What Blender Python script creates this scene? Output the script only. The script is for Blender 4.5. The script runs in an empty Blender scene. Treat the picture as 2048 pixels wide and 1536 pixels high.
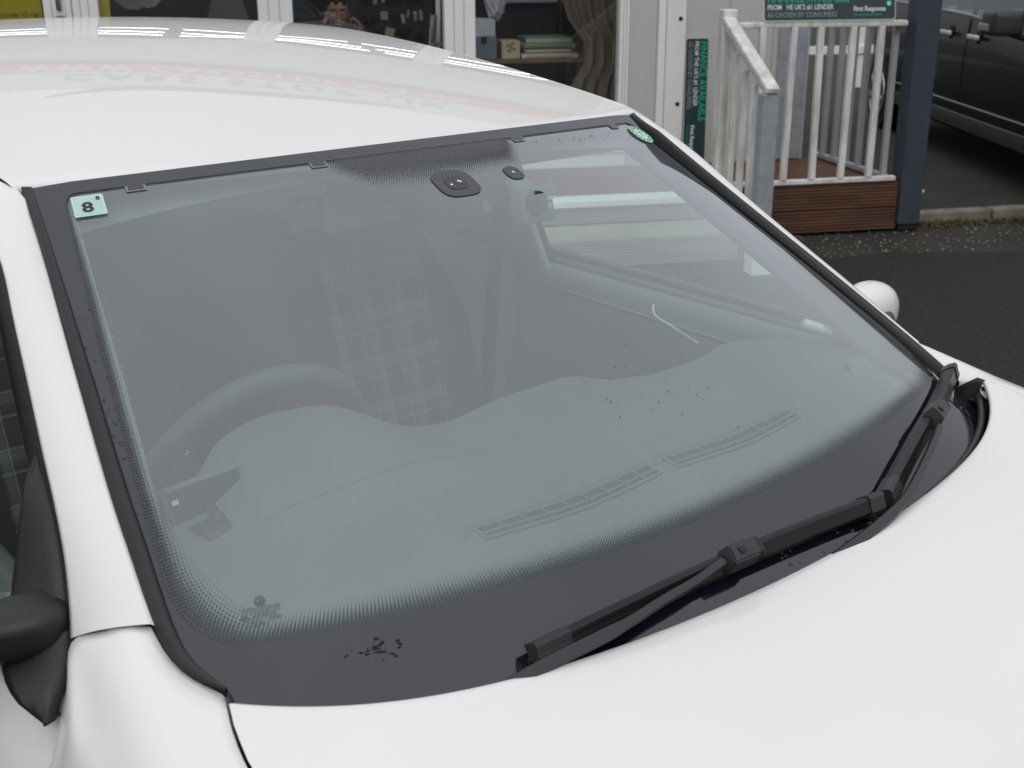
import bpy, bmesh, math, random
import numpy as np
from mathutils import Matrix, Vector

random.seed(7)
rng = np.random.default_rng(7)
scene = bpy.context.scene
COL = scene.collection

# ------------------------------------------------------------------ camera
cam_pos = np.array([-1.1706, -1.6330, 1.6525])
yaw, pitch, roll = 0.725295, 0.334593, -0.002547
f_px = 2489.67
cy, sy, cp, sp = math.cos(yaw), math.sin(yaw), math.cos(pitch), math.sin(pitch)
fw = np.array([sy * cp, cy * cp, -sp]); rt = np.array([cy, -sy, 0.0]); up = np.cross(rt, fw)
cr, sr = math.cos(roll), math.sin(roll)
rt, up = cr * rt + sr * up, -sr * rt + cr * up
cam = bpy.data.cameras.new("camera")
cam_ob = bpy.data.objects.new("camera", cam)
COL.objects.link(cam_ob)
cam.sensor_width = 36.0
cam.lens = 36.0 * f_px / 2048.0
cam.clip_start = 0.05
cam.clip_end = 2000.0
M = Matrix.Identity(4)
for i in range(3):
    M[i][0] = rt[i]; M[i][1] = up[i]; M[i][2] = -fw[i]; M[i][3] = cam_pos[i]
cam_ob.matrix_world = M
cam.dof.use_dof = True
cam.dof.focus_distance = 1.95
cam.dof.aperture_fstop = 11.0
scene.camera = cam_ob

# ------------------------------------------------------------------ world, sun, exposure
SUN_EL, SUN_AZ = math.radians(42), math.radians(225)
world = bpy.data.worlds.new("World"); scene.world = world
world.use_nodes = True
nt = world.node_tree
for n_ in list(nt.nodes): nt.nodes.remove(n_)
sky = nt.nodes.new("ShaderNodeTexSky"); sky.sky_type = 'NISHITA'; sky.sun_disc = False
sky.sun_elevation = SUN_EL; sky.sun_rotation = SUN_AZ
sky.dust_density = 6.0; sky.air_density = 1.0; sky.ozone_density = 1.0
hsv = nt.nodes.new("ShaderNodeHueSaturation"); hsv.inputs["Saturation"].default_value = 0.25
nt.links.new(sky.outputs[0], hsv.inputs["Color"])
# overcast deck: the standard overcast sky, three times brighter overhead than at the horizon
tcw = nt.nodes.new("ShaderNodeTexCoord"); spw = nt.nodes.new("ShaderNodeSeparateXYZ"); nt.links.new(tcw.outputs["Generated"], spw.inputs[0])
rmp = nt.nodes.new("ShaderNodeMapRange"); rmp.inputs[1].default_value = 0.0; rmp.inputs[2].default_value = 1.0
rmp.inputs[3].default_value = 1.0 / 3; rmp.inputs[4].default_value = 1.0; nt.links.new(spw.outputs[2], rmp.inputs[0])
cloud = nt.nodes.new("ShaderNodeVectorMath"); cloud.operation = 'SCALE'; cloud.inputs[0].default_value = (9.85, 10.25, 10.9)
nzw = nt.nodes.new("ShaderNodeTexNoise"); nzw.inputs["Scale"].default_value = 2.4; nzw.inputs["Detail"].default_value = 4; nt.links.new(tcw.outputs["Generated"], nzw.inputs["Vector"])
mrw = nt.nodes.new("ShaderNodeMapRange"); mrw.inputs[1].default_value = .3; mrw.inputs[2].default_value = .7; mrw.inputs[3].default_value = .90; mrw.inputs[4].default_value = 1.10; nt.links.new(nzw.outputs["Fac"], mrw.inputs[0])
mlw = nt.nodes.new("ShaderNodeMath"); mlw.operation = 'MULTIPLY'; nt.links.new(rmp.outputs[0], mlw.inputs[0]); nt.links.new(mrw.outputs[0], mlw.inputs[1])
nt.links.new(mlw.outputs[0], cloud.inputs["Scale"])
mixw = nt.nodes.new("ShaderNodeMix"); mixw.data_type = 'RGBA'; mixw.inputs[0].default_value = 0.88
nt.links.new(hsv.outputs[0], mixw.inputs[6]); nt.links.new(cloud.outputs[0], mixw.inputs[7])
bg = nt.nodes.new("ShaderNodeBackground"); bg.inputs["Strength"].default_value = 0.115
nt.links.new(mixw.outputs[2], bg.inputs["Color"])
wo = nt.nodes.new("ShaderNodeOutputWorld"); nt.links.new(bg.outputs[0], wo.inputs["Surface"])

sun = bpy.data.lights.new("sun", 'SUN'); sun.energy = 0.5; sun.angle = math.radians(30)
sun.color = (1.0, 0.97, 0.93)
sun_ob = bpy.data.objects.new("sun", sun); COL.objects.link(sun_ob)
sd_ = Vector((math.sin(SUN_AZ) * math.cos(SUN_EL), math.cos(SUN_AZ) * math.cos(SUN_EL), math.sin(SUN_EL)))
sun_ob.rotation_euler = sd_.to_track_quat('Z', 'Y').to_euler()
sun_ob.location = sd_ * 30

vs = scene.view_settings
vs.view_transform = 'Standard'; vs.look = 'None'; vs.exposure = 0.0; vs.gamma = 1.0
vs.use_curve_mapping = False
scene.cycles.max_bounces = 10
scene.cycles.transparent_max_bounces = 16
scene.cycles.use_denoising = True
scene.cycles.sample_clamp_indirect = 6.0

# ------------------------------------------------------------------ materials
MATS = {}
def mat_base(name):
    m = bpy.data.materials.new(name); m.use_nodes = True
    t = m.node_tree
    for n_ in list(t.nodes): t.nodes.remove(n_)
    o = t.nodes.new("ShaderNodeOutputMaterial")
    MATS[name] = m
    return m, t, o
def pbr(name, col, rough=0.5, metal=0.0, coat=0.0, coat_rough=0.02, spec=0.5, ior=1.45,
        var=0.0, vscale=8.0, bump=0.0, bscale=60.0, rvar=0.0, col2=None, stretch=(1, 1, 1), emit=None, es=0.0):
    m, t, o = mat_base(name)
    p = t.nodes.new("ShaderNodeBsdfPrincipled")
    p.inputs["Base Color"].default_value = (*col, 1)
    p.inputs["Roughness"].default_value = rough
    p.inputs["Metallic"].default_value = metal
    p.inputs["Coat Weight"].default_value = coat
    p.inputs["Coat Roughness"].default_value = coat_rough
    p.inputs["Specular IOR Level"].default_value = spec
    p.inputs["IOR"].default_value = ior
    if emit:
        p.inputs["Emission Color"].default_value = (*emit, 1); p.inputs["Emission Strength"].default_value = es
    if var > 0 or bump > 0 or rvar > 0 or col2:
        tc = t.nodes.new("ShaderNodeTexCoord")
        mp = t.nodes.new("ShaderNodeMapping"); mp.inputs["Scale"].default_value = stretch
        t.links.new(tc.outputs["Object"], mp.inputs["Vector"])
    if var > 0 or col2:
        nz = t.nodes.new("ShaderNodeTexNoise"); nz.inputs["Scale"].default_value = vscale
        nz.inputs["Detail"].default_value = 6; nz.inputs["Roughness"].default_value = 0.65
        t.links.new(mp.outputs[0], nz.inputs["Vector"])
        rp = t.nodes.new("ShaderNodeValToRGB")
        c2 = col2 if col2 else tuple(c * (1 - var) for c in col)
        c1 = col if col2 else tuple(min(1, c * (1 + var)) for c in col)
        rp.color_ramp.elements[0].position = 0.35; rp.color_ramp.elements[1].position = 0.68
        rp.color_ramp.elements[0].color = (*c2, 1); rp.color_ramp.elements[1].color = (*c1, 1)
        t.links.new(nz.outputs["Fac"], rp.inputs[0]); t.links.new(rp.outputs[0], p.inputs["Base Color"])
    if rvar > 0:
        nz = t.nodes.new("ShaderNodeTexNoise"); nz.inputs["Scale"].default_value = vscale * 1.7
        t.links.new(mp.outputs[0], nz.inputs["Vector"])
        mr = t.nodes.new("ShaderNodeMapRange"); mr.inputs[3].default_value = max(0, rough - rvar); mr.inputs[4].default_value = min(1, rough + rvar)
        t.links.new(nz.outputs["Fac"], mr.inputs[0]); t.links.new(mr.outputs[0], p.inputs["Roughness"])
    if bump > 0:
        nz = t.nodes.new("ShaderNodeTexNoise"); nz.inputs["Scale"].default_value = bscale; nz.inputs["Detail"].default_value = 4
        t.links.new(mp.outputs[0], nz.inputs["Vector"])
        bp = t.nodes.new("ShaderNodeBump"); bp.inputs["Strength"].default_value = bump; bp.inputs["Distance"].default_value = 0.01
        t.links.new(nz.outputs["Fac"], bp.inputs["Height"]); t.links.new(bp.outputs[0], p.inputs["Normal"])
    t.links.new(p.outputs[0], o.inputs["Surface"])
    return m
def thin_glass(name, tint, refl=1.0, dust_haze=0.0, dust_haze_col=(0.8, 0.82, 0.82), ior=1.52, dust_haze_var=0.0):
    """a thin sheet: transmits straight through (tinted), mirrors by fresnel on both faces, carries a pale dusty film that paints in sky haze"""
    m, t, o = mat_base(name)
    tr = t.nodes.new("ShaderNodeBsdfTransparent"); tr.inputs[0].default_value = (*tint, 1)
    gl = t.nodes.new("ShaderNodeBsdfGlossy"); gl.inputs["Roughness"].default_value = 0.0
    gl.inputs[0].default_value = (0.97, 0.985, 1.0, 1)
    fr = t.nodes.new("ShaderNodeFresnel"); fr.inputs[0].default_value = ior
    geo = t.nodes.new("ShaderNodeNewGeometry")
    mu = t.nodes.new("ShaderNodeMath"); mu.operation = 'MULTIPLY'; mu.use_clamp = True
    mu.inputs[1].default_value = refl
    # same fresnel seen from either face of the sheet
    mxi = t.nodes.new("ShaderNodeMix"); mxi.data_type = 'FLOAT'
    mxi.inputs[2].default_value = ior; mxi.inputs[3].default_value = 1.0 / ior
    t.links.new(geo.outputs["Backfacing"], mxi.inputs[0]); t.links.new(mxi.outputs[0], fr.inputs[0])
    t.links.new(fr.outputs[0], mu.inputs[0])
    last = tr.outputs[0]
    if dust_haze > 0:
        df = t.nodes.new("ShaderNodeBsdfDiffuse"); df.inputs[0].default_value = (*dust_haze_col, 1)
        md = t.nodes.new("ShaderNodeMixShader"); md.inputs[0].default_value = dust_haze
        if dust_haze_var > 0:
            tc = t.nodes.new("ShaderNodeTexCoord"); nz = t.nodes.new("ShaderNodeTexNoise")
            nz.inputs["Scale"].default_value = 2.2; nz.inputs["Detail"].default_value = 3
            t.links.new(tc.outputs["Object"], nz.inputs["Vector"])
            mr = t.nodes.new("ShaderNodeMapRange"); mr.inputs[3].default_value = dust_haze * (1 - dust_haze_var); mr.inputs[4].default_value = dust_haze * (1 + dust_haze_var)
            t.links.new(nz.outputs["Fac"], mr.inputs[0]); t.links.new(mr.outputs[0], md.inputs[0])
        t.links.new(tr.outputs[0], md.inputs[1]); t.links.new(df.outputs[0], md.inputs[2]); last = md.outputs[0]
    mx = t.nodes.new("ShaderNodeMixShader")
    t.links.new(mu.outputs[0], mx.inputs[0]); t.links.new(last, mx.inputs[1]); t.links.new(gl.outputs[0], mx.inputs[2])
    t.links.new(mx.outputs[0], o.inputs["Surface"])
    return m

pbr("paint_white", (0.82, 0.805, 0.775), 0.45, coat=0.8, coat_rough=0.015, var=0.012, vscale=3)
pbr("shut_gap", (0.01, 0.01, 0.01), 0.8)
pbr("frit", (0.009, 0.010, 0.017), 0.03, spec=0.5, ior=1.74)
pbr("trim_rubber", (0.022, 0.021, 0.021), 0.42, bump=0.05, bscale=400, rvar=0.08)
pbr("gloss_black", (0.01, 0.01, 0.011), 0.08)
pbr("black_plastic", (0.018, 0.018, 0.019), 0.42, bump=0.12, bscale=900)
pbr("wiper_black", (0.008, 0.008, 0.009), 0.34, rvar=0.12, vscale=30)
pbr("wiper_arm", (0.030, 0.031, 0.033), 0.34, rvar=0.1, vscale=25)
pbr("dash_plastic", (0.150, 0.166, 0.158), 0.6, bump=0.25, bscale=700, var=0.05, vscale=12)
pbr("dash_dark", (0.02, 0.021, 0.022), 0.6)
pbr("trim_grey", (0.45, 0.47, 0.46), 0.75, var=0.06, vscale=10, bump=0.1, bscale=600)
pbr("headliner", (0.16, 0.165, 0.165), 0.9)
pbr("seat_cloth", (0.018, 0.018, 0.02), 0.9, bump=0.3, bscale=900)
pbr("leather", (0.075, 0.08, 0.08), 0.38, bump=0.25, bscale=500)
pbr("chrome", (0.75, 0.76, 0.78), 0.12, metal=1.0)
pbr("satin_metal", (0.45, 0.46, 0.47), 0.3, metal=1.0)
pbr("screen", (0.004, 0.004, 0.005), 0.05)
pbr("screen_face", (0.03, 0.032, 0.035), 0.12)
pbr("carpet", (0.012, 0.012, 0.012), 0.95)
pbr("sticker_green", (0.46, 0.64, 0.58), 0.5, var=0.05, vscale=200)
pbr("sticker_edge", (0.58, 0.80, 0.74), 0.5)
pbr("sticker_ink", (0.02, 0.03, 0.03), 0.5)
pbr("seal_green", (0.03, 0.30, 0.12), 0.4)
pbr("seal_white", (0.62, 0.78, 0.70), 0.4)
pbr("label_glint_white", (0.8, 0.82, 0.82), 0.5)  # white of the printed labels and of the painted glints
pbr("clip_grey", (0.20, 0.23, 0.23), 0.5)
pbr("etch_ink", (0.10, 0.125, 0.125), 0.6)
pbr("water_drop", (0.045, 0.05, 0.052), 0.04, spec=0.5, ior=1.33)
pbr("bird_stain", (0.012, 0.012, 0.011), 0.8)
thin_glass("windscreen_glass", (0.75, 0.89, 0.85), refl=2.25, dust_haze=0.115, dust_haze_col=(0.74, 0.80, 0.82), dust_haze_var=0.30)  # diffuse film lifts the clear glass: dust plus painted-in grey haze
thin_glass("side_glass", (0.88, 0.96, 0.92), refl=1.3, dust_haze=0.01)
thin_glass("rear_glass", (0.12, 0.14, 0.14), refl=1.6)
thin_glass("shop_glass", (0.86, 0.88, 0.88), refl=1.7, dust_haze=0.012)
thin_glass("sensor_glass", (0.5, 0.52, 0.58), refl=1.5)

# tartan seat cloth
def tartan():
    m, t, o = mat_base("tartan_cloth")
    p = t.nodes.new("ShaderNodeBsdfPrincipled"); p.inputs["Roughness"].default_value = 0.9
    uv = t.nodes.new("ShaderNodeUVMap")
    sep = t.nodes.new("ShaderNodeSeparateXYZ"); t.links.new(uv.outputs[0], sep.inputs[0])
    def band(src, period, off, width):
        a = t.nodes.new("ShaderNodeMath"); a.operation = 'MULTIPLY_ADD'; a.inputs[1].default_value = 1 / period; a.inputs[2].default_value = off
        t.links.new(src, a.inputs[0])
        b = t.nodes.new("ShaderNodeMath"); b.operation = 'FRACT'; t.links.new(a.outputs[0], b.inputs[0])
        c = t.nodes.new("ShaderNodeMath"); c.operation = 'LESS_THAN'; c.inputs[1].default_value = width; t.links.new(b.outputs[0], c.inputs[0])
        return c.outputs[0]
    def addv(a, b, wa, wb):
        x = t.nodes.new("ShaderNodeMath"); x.operation = 'MULTIPLY'; x.inputs[1].default_value = wa; t.links.new(a, x.inputs[0])
        y = t.nodes.new("ShaderNodeMath"); y.operation = 'MULTIPLY_ADD'; y.inputs[1].default_value = wb; t.links.new(b, y.inputs[0]); t.links.new(x.outputs[0], y.inputs[2])
        return y.outputs[0]
    tot = None
    for src, per in ((sep.outputs[0], 0.085), (sep.outputs[1], 0.1)):
        for off, wd, wt in ((0.0, 0.05, 0.30), (0.18, 0.16, 0.16), (0.42, 0.05, 0.30), (0.30, 0.34, 0.05)):
            b = band(src, per, off, wd)
            if tot is None:
                x = t.nodes.new("ShaderNodeMath"); x.operation = 'MULTIPLY'; x.inputs[1].default_value = wt; t.links.new(b, x.inputs[0]); tot = x.outputs[0]
            else: tot = addv(tot, b, 1.0, wt)
    rp = t.nodes.new("ShaderNodeValToRGB")
    rp.color_ramp.elements[0].color = (0.018, 0.02, 0.02, 1); rp.color_ramp.elements[1].color = (0.40, 0.40, 0.39, 1)
    t.links.new(tot, rp.inputs[0]); t.links.new(rp.outputs[0], p.inputs["Base Color"])
    t.links.new(p.outputs[0], o.inputs["Surface"])
tartan()

# screen-printed dots that fade from the black band into the clear glass (uv in metres, y = distance into the glass)
def dots(name, pitch, depth):
    m, t, o = mat_base(name)
    p = t.nodes.new("ShaderNodeBsdfPrincipled"); p.inputs["Base Color"].default_value = (0.006, 0.006, 0.008, 1)
    p.inputs["Roughness"].default_value = 0.03; p.inputs["IOR"].default_value = 1.74
    tr = t.nodes.new("ShaderNodeBsdfTransparent")
    uv = t.nodes.new("ShaderNodeUVMap"); sep = t.nodes.new("ShaderNodeSeparateXYZ"); t.links.new(uv.outputs[0], sep.inputs[0])
    def sn(src):
        a = t.nodes.new("ShaderNodeMath"); a.operation = 'MULTIPLY'; a.inputs[1].default_value = math.pi / pitch; t.links.new(src, a.inputs[0])
        b = t.nodes.new("ShaderNodeMath"); b.operation = 'SINE'; t.links.new(a.outputs[0], b.inputs[0]); return b.outputs[0]
    pr = t.nodes.new("ShaderNodeMath"); pr.operation = 'MULTIPLY'; 
    ad = t.nodes.new("ShaderNodeMath"); ad.operation = 'ADD'; t.links.new(sep.outputs[0], ad.inputs[0]); t.links.new(sep.outputs[1], ad.inputs[1])
    sb_ = t.nodes.new("ShaderNodeMath"); sb_.operation = 'SUBTRACT'; t.links.new(sep.outputs[0], sb_.inputs[0]); t.links.new(sep.outputs[1], sb_.inputs[1])
    
    yk = t.nodes.new("ShaderNodeMath"); yk.operation = 'MULTIPLY'; yk.inputs[1].default_value = .72; t.links.new(sep.outputs[1], yk.inputs[0])
    t.links.new(sn(sep.outputs[0]), pr.inputs[0]); t.links.new(sn(yk.outputs[0]), pr.inputs[1])
    th = t.nodes.new("ShaderNodeMapRange"); th.inputs[1].default_value = 0.0; th.inputs[2].default_value = depth
    th.inputs[3].default_value = -0.75; th.inputs[4].default_value = 0.98
    uv2 = t.nodes.new("ShaderNodeUVMap"); uv2.uv_map = "Fade"; sep2 = t.nodes.new("ShaderNodeSeparateXYZ"); t.links.new(uv2.outputs[0], sep2.inputs[0]); uv.uv_map = "UVMap"
    t.links.new(sep2.outputs[1], th.inputs[0])
    df_ = t.nodes.new("ShaderNodeMath"); df_.operation = 'SUBTRACT'; t.links.new(pr.outputs[0], df_.inputs[0]); t.links.new(th.outputs[0], df_.inputs[1])
    gt = t.nodes.new("ShaderNodeMapRange"); gt.inputs[1].default_value = -.35; gt.inputs[2].default_value = .35; t.links.new(df_.outputs[0], gt.inputs[0])
    mx = t.nodes.new("ShaderNodeMixShader"); t.links.new(gt.outputs[0], mx.inputs[0]); t.links.new(tr.outputs[0], mx.inputs[1]); t.links.new(p.outputs[0], mx.inputs[2])
    t.links.new(mx.outputs[0], o.inputs["Surface"])
dots("frit_dots", 0.0022, 0.030)
dots("frit_dots_top", 0.0022, 0.05)

# place materials
pbr("asphalt_new", (0.014, 0.0142, 0.0145), 0.85, var=0.75, vscale=38, bump=1.0, bscale=75)
pbr("asphalt_old", (0.042, 0.039, 0.031), 0.9, col2=(0.022, 0.020, 0.015), vscale=3.5, bump=0.9, bscale=90)
pbr("moss", (0.10, 0.085, 0.03), 1.0, var=0.4, vscale=30)
pbr("kerb_concrete", (0.26, 0.235, 0.20), 0.95, col2=(0.14, 0.125, 0.09), vscale=9, bump=0.5, bscale=80)
pbr("upvc", (0.84, 0.83, 0.82), 0.35, var=0.03, vscale=4)
pbr("wall_clad", (0.50, 0.50, 0.49), 0.6, var=0.04, vscale=2.5, stretch=(1, 1, 0.3))
pbr("clad_trim", (0.78, 0.77, 0.75), 0.6, var=0.05, vscale=5)
pbr("white_wood", (0.84, 0.83, 0.82), 0.6, col2=(0.50, 0.48, 0.43), vscale=13, bump=0.35, bscale=60, stretch=(1, 1, 0.25))
pbr("grey_wood", (0.40, 0.41, 0.42), 0.6, col2=(0.30, 0.30, 0.31), vscale=7, bump=0.3, bscale=60, stretch=(1, 1, 0.3))
pbr("galvanised", (0.40, 0.42, 0.45), 0.5, metal=0.35, var=0.15, vscale=14)
pbr("post_blue", (0.045, 0.055, 0.075), 0.5, var=0.10, vscale=6)
pbr("board_brown", (0.165, 0.077, 0.044), 0.75, col2=(0.088, 0.042, 0.026), vscale=10, bump=0.4, bscale=70, stretch=(0.25, 0.25, 2.0))
pbr("board_weathered", (0.40, 0.36, 0.31), 0.85, col2=(0.27, 0.235, 0.20), vscale=9, bump=0.4, bscale=70, stretch=(0.3, 0.3, 1.5))
pbr("nosing_white", (0.84, 0.86, 0.84), 0.6, var=0.05, vscale=12)
pbr("sign_board", (0.028, 0.052, 0.060), 0.30, var=0.06, vscale=5)
pbr("sign_edge", (0.55, 0.56, 0.54), 0.5)
pbr("sign_white", (0.75, 0.77, 0.76), 0.5)
pbr("sign_grey", (0.28, 0.33, 0.34), 0.5)
pbr("sign_green", (0.02, 0.42, 0.22), 0.45)
pbr("sign_mint", (0.25, 0.75, 0.55), 0.45)
pbr("fascia_red", (0.55, 0.03, 0.03), 0.45)
pbr("fascia_white", (0.62, 0.63, 0.64), 0.45)
pbr("fascia_grey", (0.12, 0.125, 0.13), 0.5)
pbr("facade_upper", (0.58, 0.58, 0.56), 0.7, var=0.05, vscale=3)
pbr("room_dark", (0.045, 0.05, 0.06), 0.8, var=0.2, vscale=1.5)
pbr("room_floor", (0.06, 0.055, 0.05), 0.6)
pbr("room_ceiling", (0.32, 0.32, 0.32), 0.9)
pbr("poster_yellow", (0.42, 0.34, 0.015), 0.5, var=0.04, vscale=3)
pbr("poster_ink", (0.10, 0.09, 0.02), 0.6)
pbr("tube_light", (0.9, 0.9, 0.9), 0.5, emit=(0.92, 0.96, 1.0), es=9.0)
pbr("lamp_body", (0.35, 0.35, 0.35), 0.4)
pbr("skin", (0.36, 0.20, 0.135), 0.55, var=0.06, vscale=20)
pbr("lips", (0.30, 0.12, 0.10), 0.5)
pbr("hair", (0.008, 0.007, 0.006), 0.5, bump=0.6, bscale=250)
pbr("eye_white", (0.6, 0.58, 0.55), 0.3)
pbr("eye_dark", (0.01, 0.008, 0.006), 0.2)
pbr("jumper", (0.020, 0.021, 0.026), 0.95, bump=0.3, bscale=300)
pbr("cardboard_white", (0.58, 0.58, 0.62), 0.7, var=0.05, vscale=8)
pbr("box_blue_grey", (0.20, 0.21, 0.26), 0.7, var=0.1, vscale=8)
pbr("box_cream", (0.60, 0.50, 0.34), 0.7, col2=(0.55, 0.36, 0.18), vscale=4)
pbr("wood_shelf", (0.20, 0.13, 0.07), 0.6, var=0.15, vscale=12, stretch=(0.2, 1, 1))
pbr("binder_green", (0.10, 0.26, 0.17), 0.6)
pbr("binder_cream", (0.48, 0.44, 0.34), 0.6)
pbr("curtain", (0.125, 0.10, 0.075), 0.9, var=0.15, vscale=5, stretch=(4, 4, 0.4))
pbr("key_black", (0.012, 0.012, 0.012), 0.35)
pbr("key_tag", (0.42, 0.36, 0.22), 0.5)
pbr("key_metal", (0.5, 0.5, 0.5), 0.3, metal=1.0)
pbr("desk_dark", (0.03, 0.028, 0.026), 0.5)
pbr("paper", (0.65, 0.65, 0.72), 0.7)
pbr("plant_pot", (0.25, 0.25, 0.26), 0.5)
pbr("van_paint", (0.006, 0.006, 0.0063), 0.35, spec=0.15, coat=0.22, coat_rough=0.05)
pbr("van_sill", (0.035, 0.035, 0.037), 0.45)
pbr("handle_chrome", (0.70, 0.70, 0.71), 0.25, metal=0.3)
pbr("tyre", (0.012, 0.012, 0.012), 0.9)
pbr("alloy", (0.55, 0.56, 0.57), 0.3, metal=0.8)
pbr("lens_grey", (0.25, 0.25, 0.25), 0.2)
thin_glass("van_glass", (0.10, 0.13, 0.11), refl=1.4)
pbr("added_hedge_leaf", (0.022, 0.045, 0.018), 0.7, var=0.4, vscale=15)
pbr("added_hedge_core", (0.010, 0.016, 0.008), 0.9)

# ------------------------------------------------------------------ helpers
def link(name, me, mat=None, parent=None, smooth=False, matrix=None):
    if mat is not None and len(me.materials) == 0: me.materials.append(MATS[mat])
    if smooth:
        for p in me.polygons: p.use_smooth = True
    o = bpy.data.objects.new(name, me); COL.objects.link(o)
    if matrix is not None: o.matrix_world = matrix
    if parent is not None:
        o.parent = parent
        o.matrix_parent_inverse = root_inv(parent)
    return o
_INV = {}
def root_inv(p):
    if p.name not in _INV:
        m = p.matrix_basis.copy()
        q = p
        m = q.matrix_basis
        if q.parent is not None: m = q.parent.matrix_basis @ q.matrix_parent_inverse @ m
        _INV[p.name] = m.inverted()
    return _INV[p.name]
def mesh(name, V, F, mat, parent=None, smooth=False, uv=None, matrix=None):
    me = bpy.data.meshes.new(name)
    me.from_pydata([tuple(map(float, v)) for v in V], [], [tuple(map(int, f)) for f in F]); me.update()
    if uv is not None:
        l = me.uv_layers.new(name="UVMap")
        for poly in me.polygons:
            for li in poly.loop_indices:
                l.data[li].uv = uv[me.loops[li].vertex_index]
    return link(name, me, mat, parent, smooth, matrix)
def gridmesh(name, P, mat, parent=None, smooth=True, uv=None, flip=False, closed_u=False, thick=0.0, tdir=None):
    P = np.asarray(P, float); a, b = P.shape[:2]
    V = P.reshape(-1, 3); F = []
    nb = b if closed_u else b - 1
    for i in range(a - 1):
        for j in range(nb):
            k = (j + 1) % b
            q = (i * b + j, i * b + k, (i + 1) * b + k, (i + 1) * b + j)
            F.append(q[::-1] if flip else q)
    U = None if uv is None else np.asarray(uv).reshape(-1, 2)
    o = mesh(name, V, F, mat, parent, smooth, U)
    if thick:
        md = o.modifiers.new("thickness", 'SOLIDIFY'); md.thickness = thick; md.offset = -1
    return o
def bm_mesh(name, bm, mat, parent=None, smooth=False, matrix=None):
    bmesh.ops.recalc_face_normals(bm, faces=bm.faces)
    me = bpy.data.meshes.new(name); bm.to_mesh(me); bm.free()
    return link(name, me, mat, parent, smooth, matrix)
def add_box(bm, lo, hi, bev=0.0, mtx=None, seg=1):
    lo = Vector(lo); hi = Vector(hi)
    vs_ = [bm.verts.new((x, y, z)) for x in (lo.x, hi.x) for y in (lo.y, hi.y) for z in (lo.z, hi.z)]
    fs = [bm.faces.new([vs_[i] for i in f]) for f in ((0, 1, 3, 2), (4, 6, 7, 5), (0, 4, 5, 1), (2, 3, 7, 6), (0, 2, 6, 4), (1, 5, 7, 3))]
    es = list({e for f in fs for e in f.edges})
    allv = vs_
    if bev > 0:
        r = bmesh.ops.bevel(bm, geom=es, offset=bev, segments=seg, affect='EDGES', profile=0.6)
        allv = list({v for f in r['faces'] for v in f.verts} | {v for v in vs_ if v.is_valid})
    if mtx is not None: bmesh.ops.transform(bm, matrix=mtx, verts=[v for v in allv if v.is_valid])
def box(name, lo, hi, mat, parent=None, bev=0.004, frame=None, smooth=False, seg=1):
    """box given in a frame's own axes (frame: 4x4), baked into the object's mesh"""
    bm = bmesh.new(); add_box(bm, lo, hi, bev, None, seg)
    if frame is not None: bmesh.ops.transform(bm, matrix=frame, verts=bm.verts)
    return bm_mesh(name, bm, mat, parent, smooth)
def frames(path):
    path = np.asarray(path, float)
    t = np.gradient(path, axis=0); t /= np.linalg.norm(t, axis=1, keepdims=True)
    return t
def sweep(name, path, prof, mat, parent=None, normal=None, smooth=True, scale=None, cap=True, closed_prof=True):
    """sweep a 2-D profile (side, up) along a path; normal: up vector(s)"""
    path = np.asarray(path, float); t = frames(path); prof = np.asarray(prof, float)
    if normal is None: normal = np.array([0, 0, 1.0])
    nrm = np.broadcast_to(np.asarray(normal, float), path.shape)
    V = []
    for i, p in enumerate(path):
        s = np.cross(t[i], nrm[i]); s /= np.linalg.norm(s); u = np.cross(s, t[i])
        k = 1.0 if scale is None else scale[i]
        k = np.broadcast_to(k, (2,))
        for a, b in prof: V.append(p + s * a * k[0] + u * b * k[1])
    n = len(prof); F = []
    for i in range(len(path) - 1):
        for j in range(n if closed_prof else n - 1):
            k = (j + 1) % n
            F.append((i * n + j, i * n + k, (i + 1) * n + k, (i + 1) * n + j))
    if cap and closed_prof:
        F.append(tuple(range(n))[::-1]); F.append(tuple((len(path) - 1) * n + j for j in range(n)))
    return mesh(name, V, F, mat, parent, smooth)
def circ(r, n=10, r2=None):
    r2 = r if r2 is None else r2
    return [(r * math.cos(2 * math.pi * i / n), r2 * math.sin(2 * math.pi * i / n)) for i in range(n)]
def rrect(w, h, r, n=4):
    out = []
    for cx, cy_, a0 in ((w / 2 - r, h / 2 - r, 0), (-w / 2 + r, h / 2 - r, 90), (-w / 2 + r, -h / 2 + r, 180), (w / 2 - r, -h / 2 + r, 270)):
        for i in range(n + 1):
            a = math.radians(a0 + 90 * i / n); out.append((cx + r * math.cos(a), cy_ + r * math.sin(a)))
    return out
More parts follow.
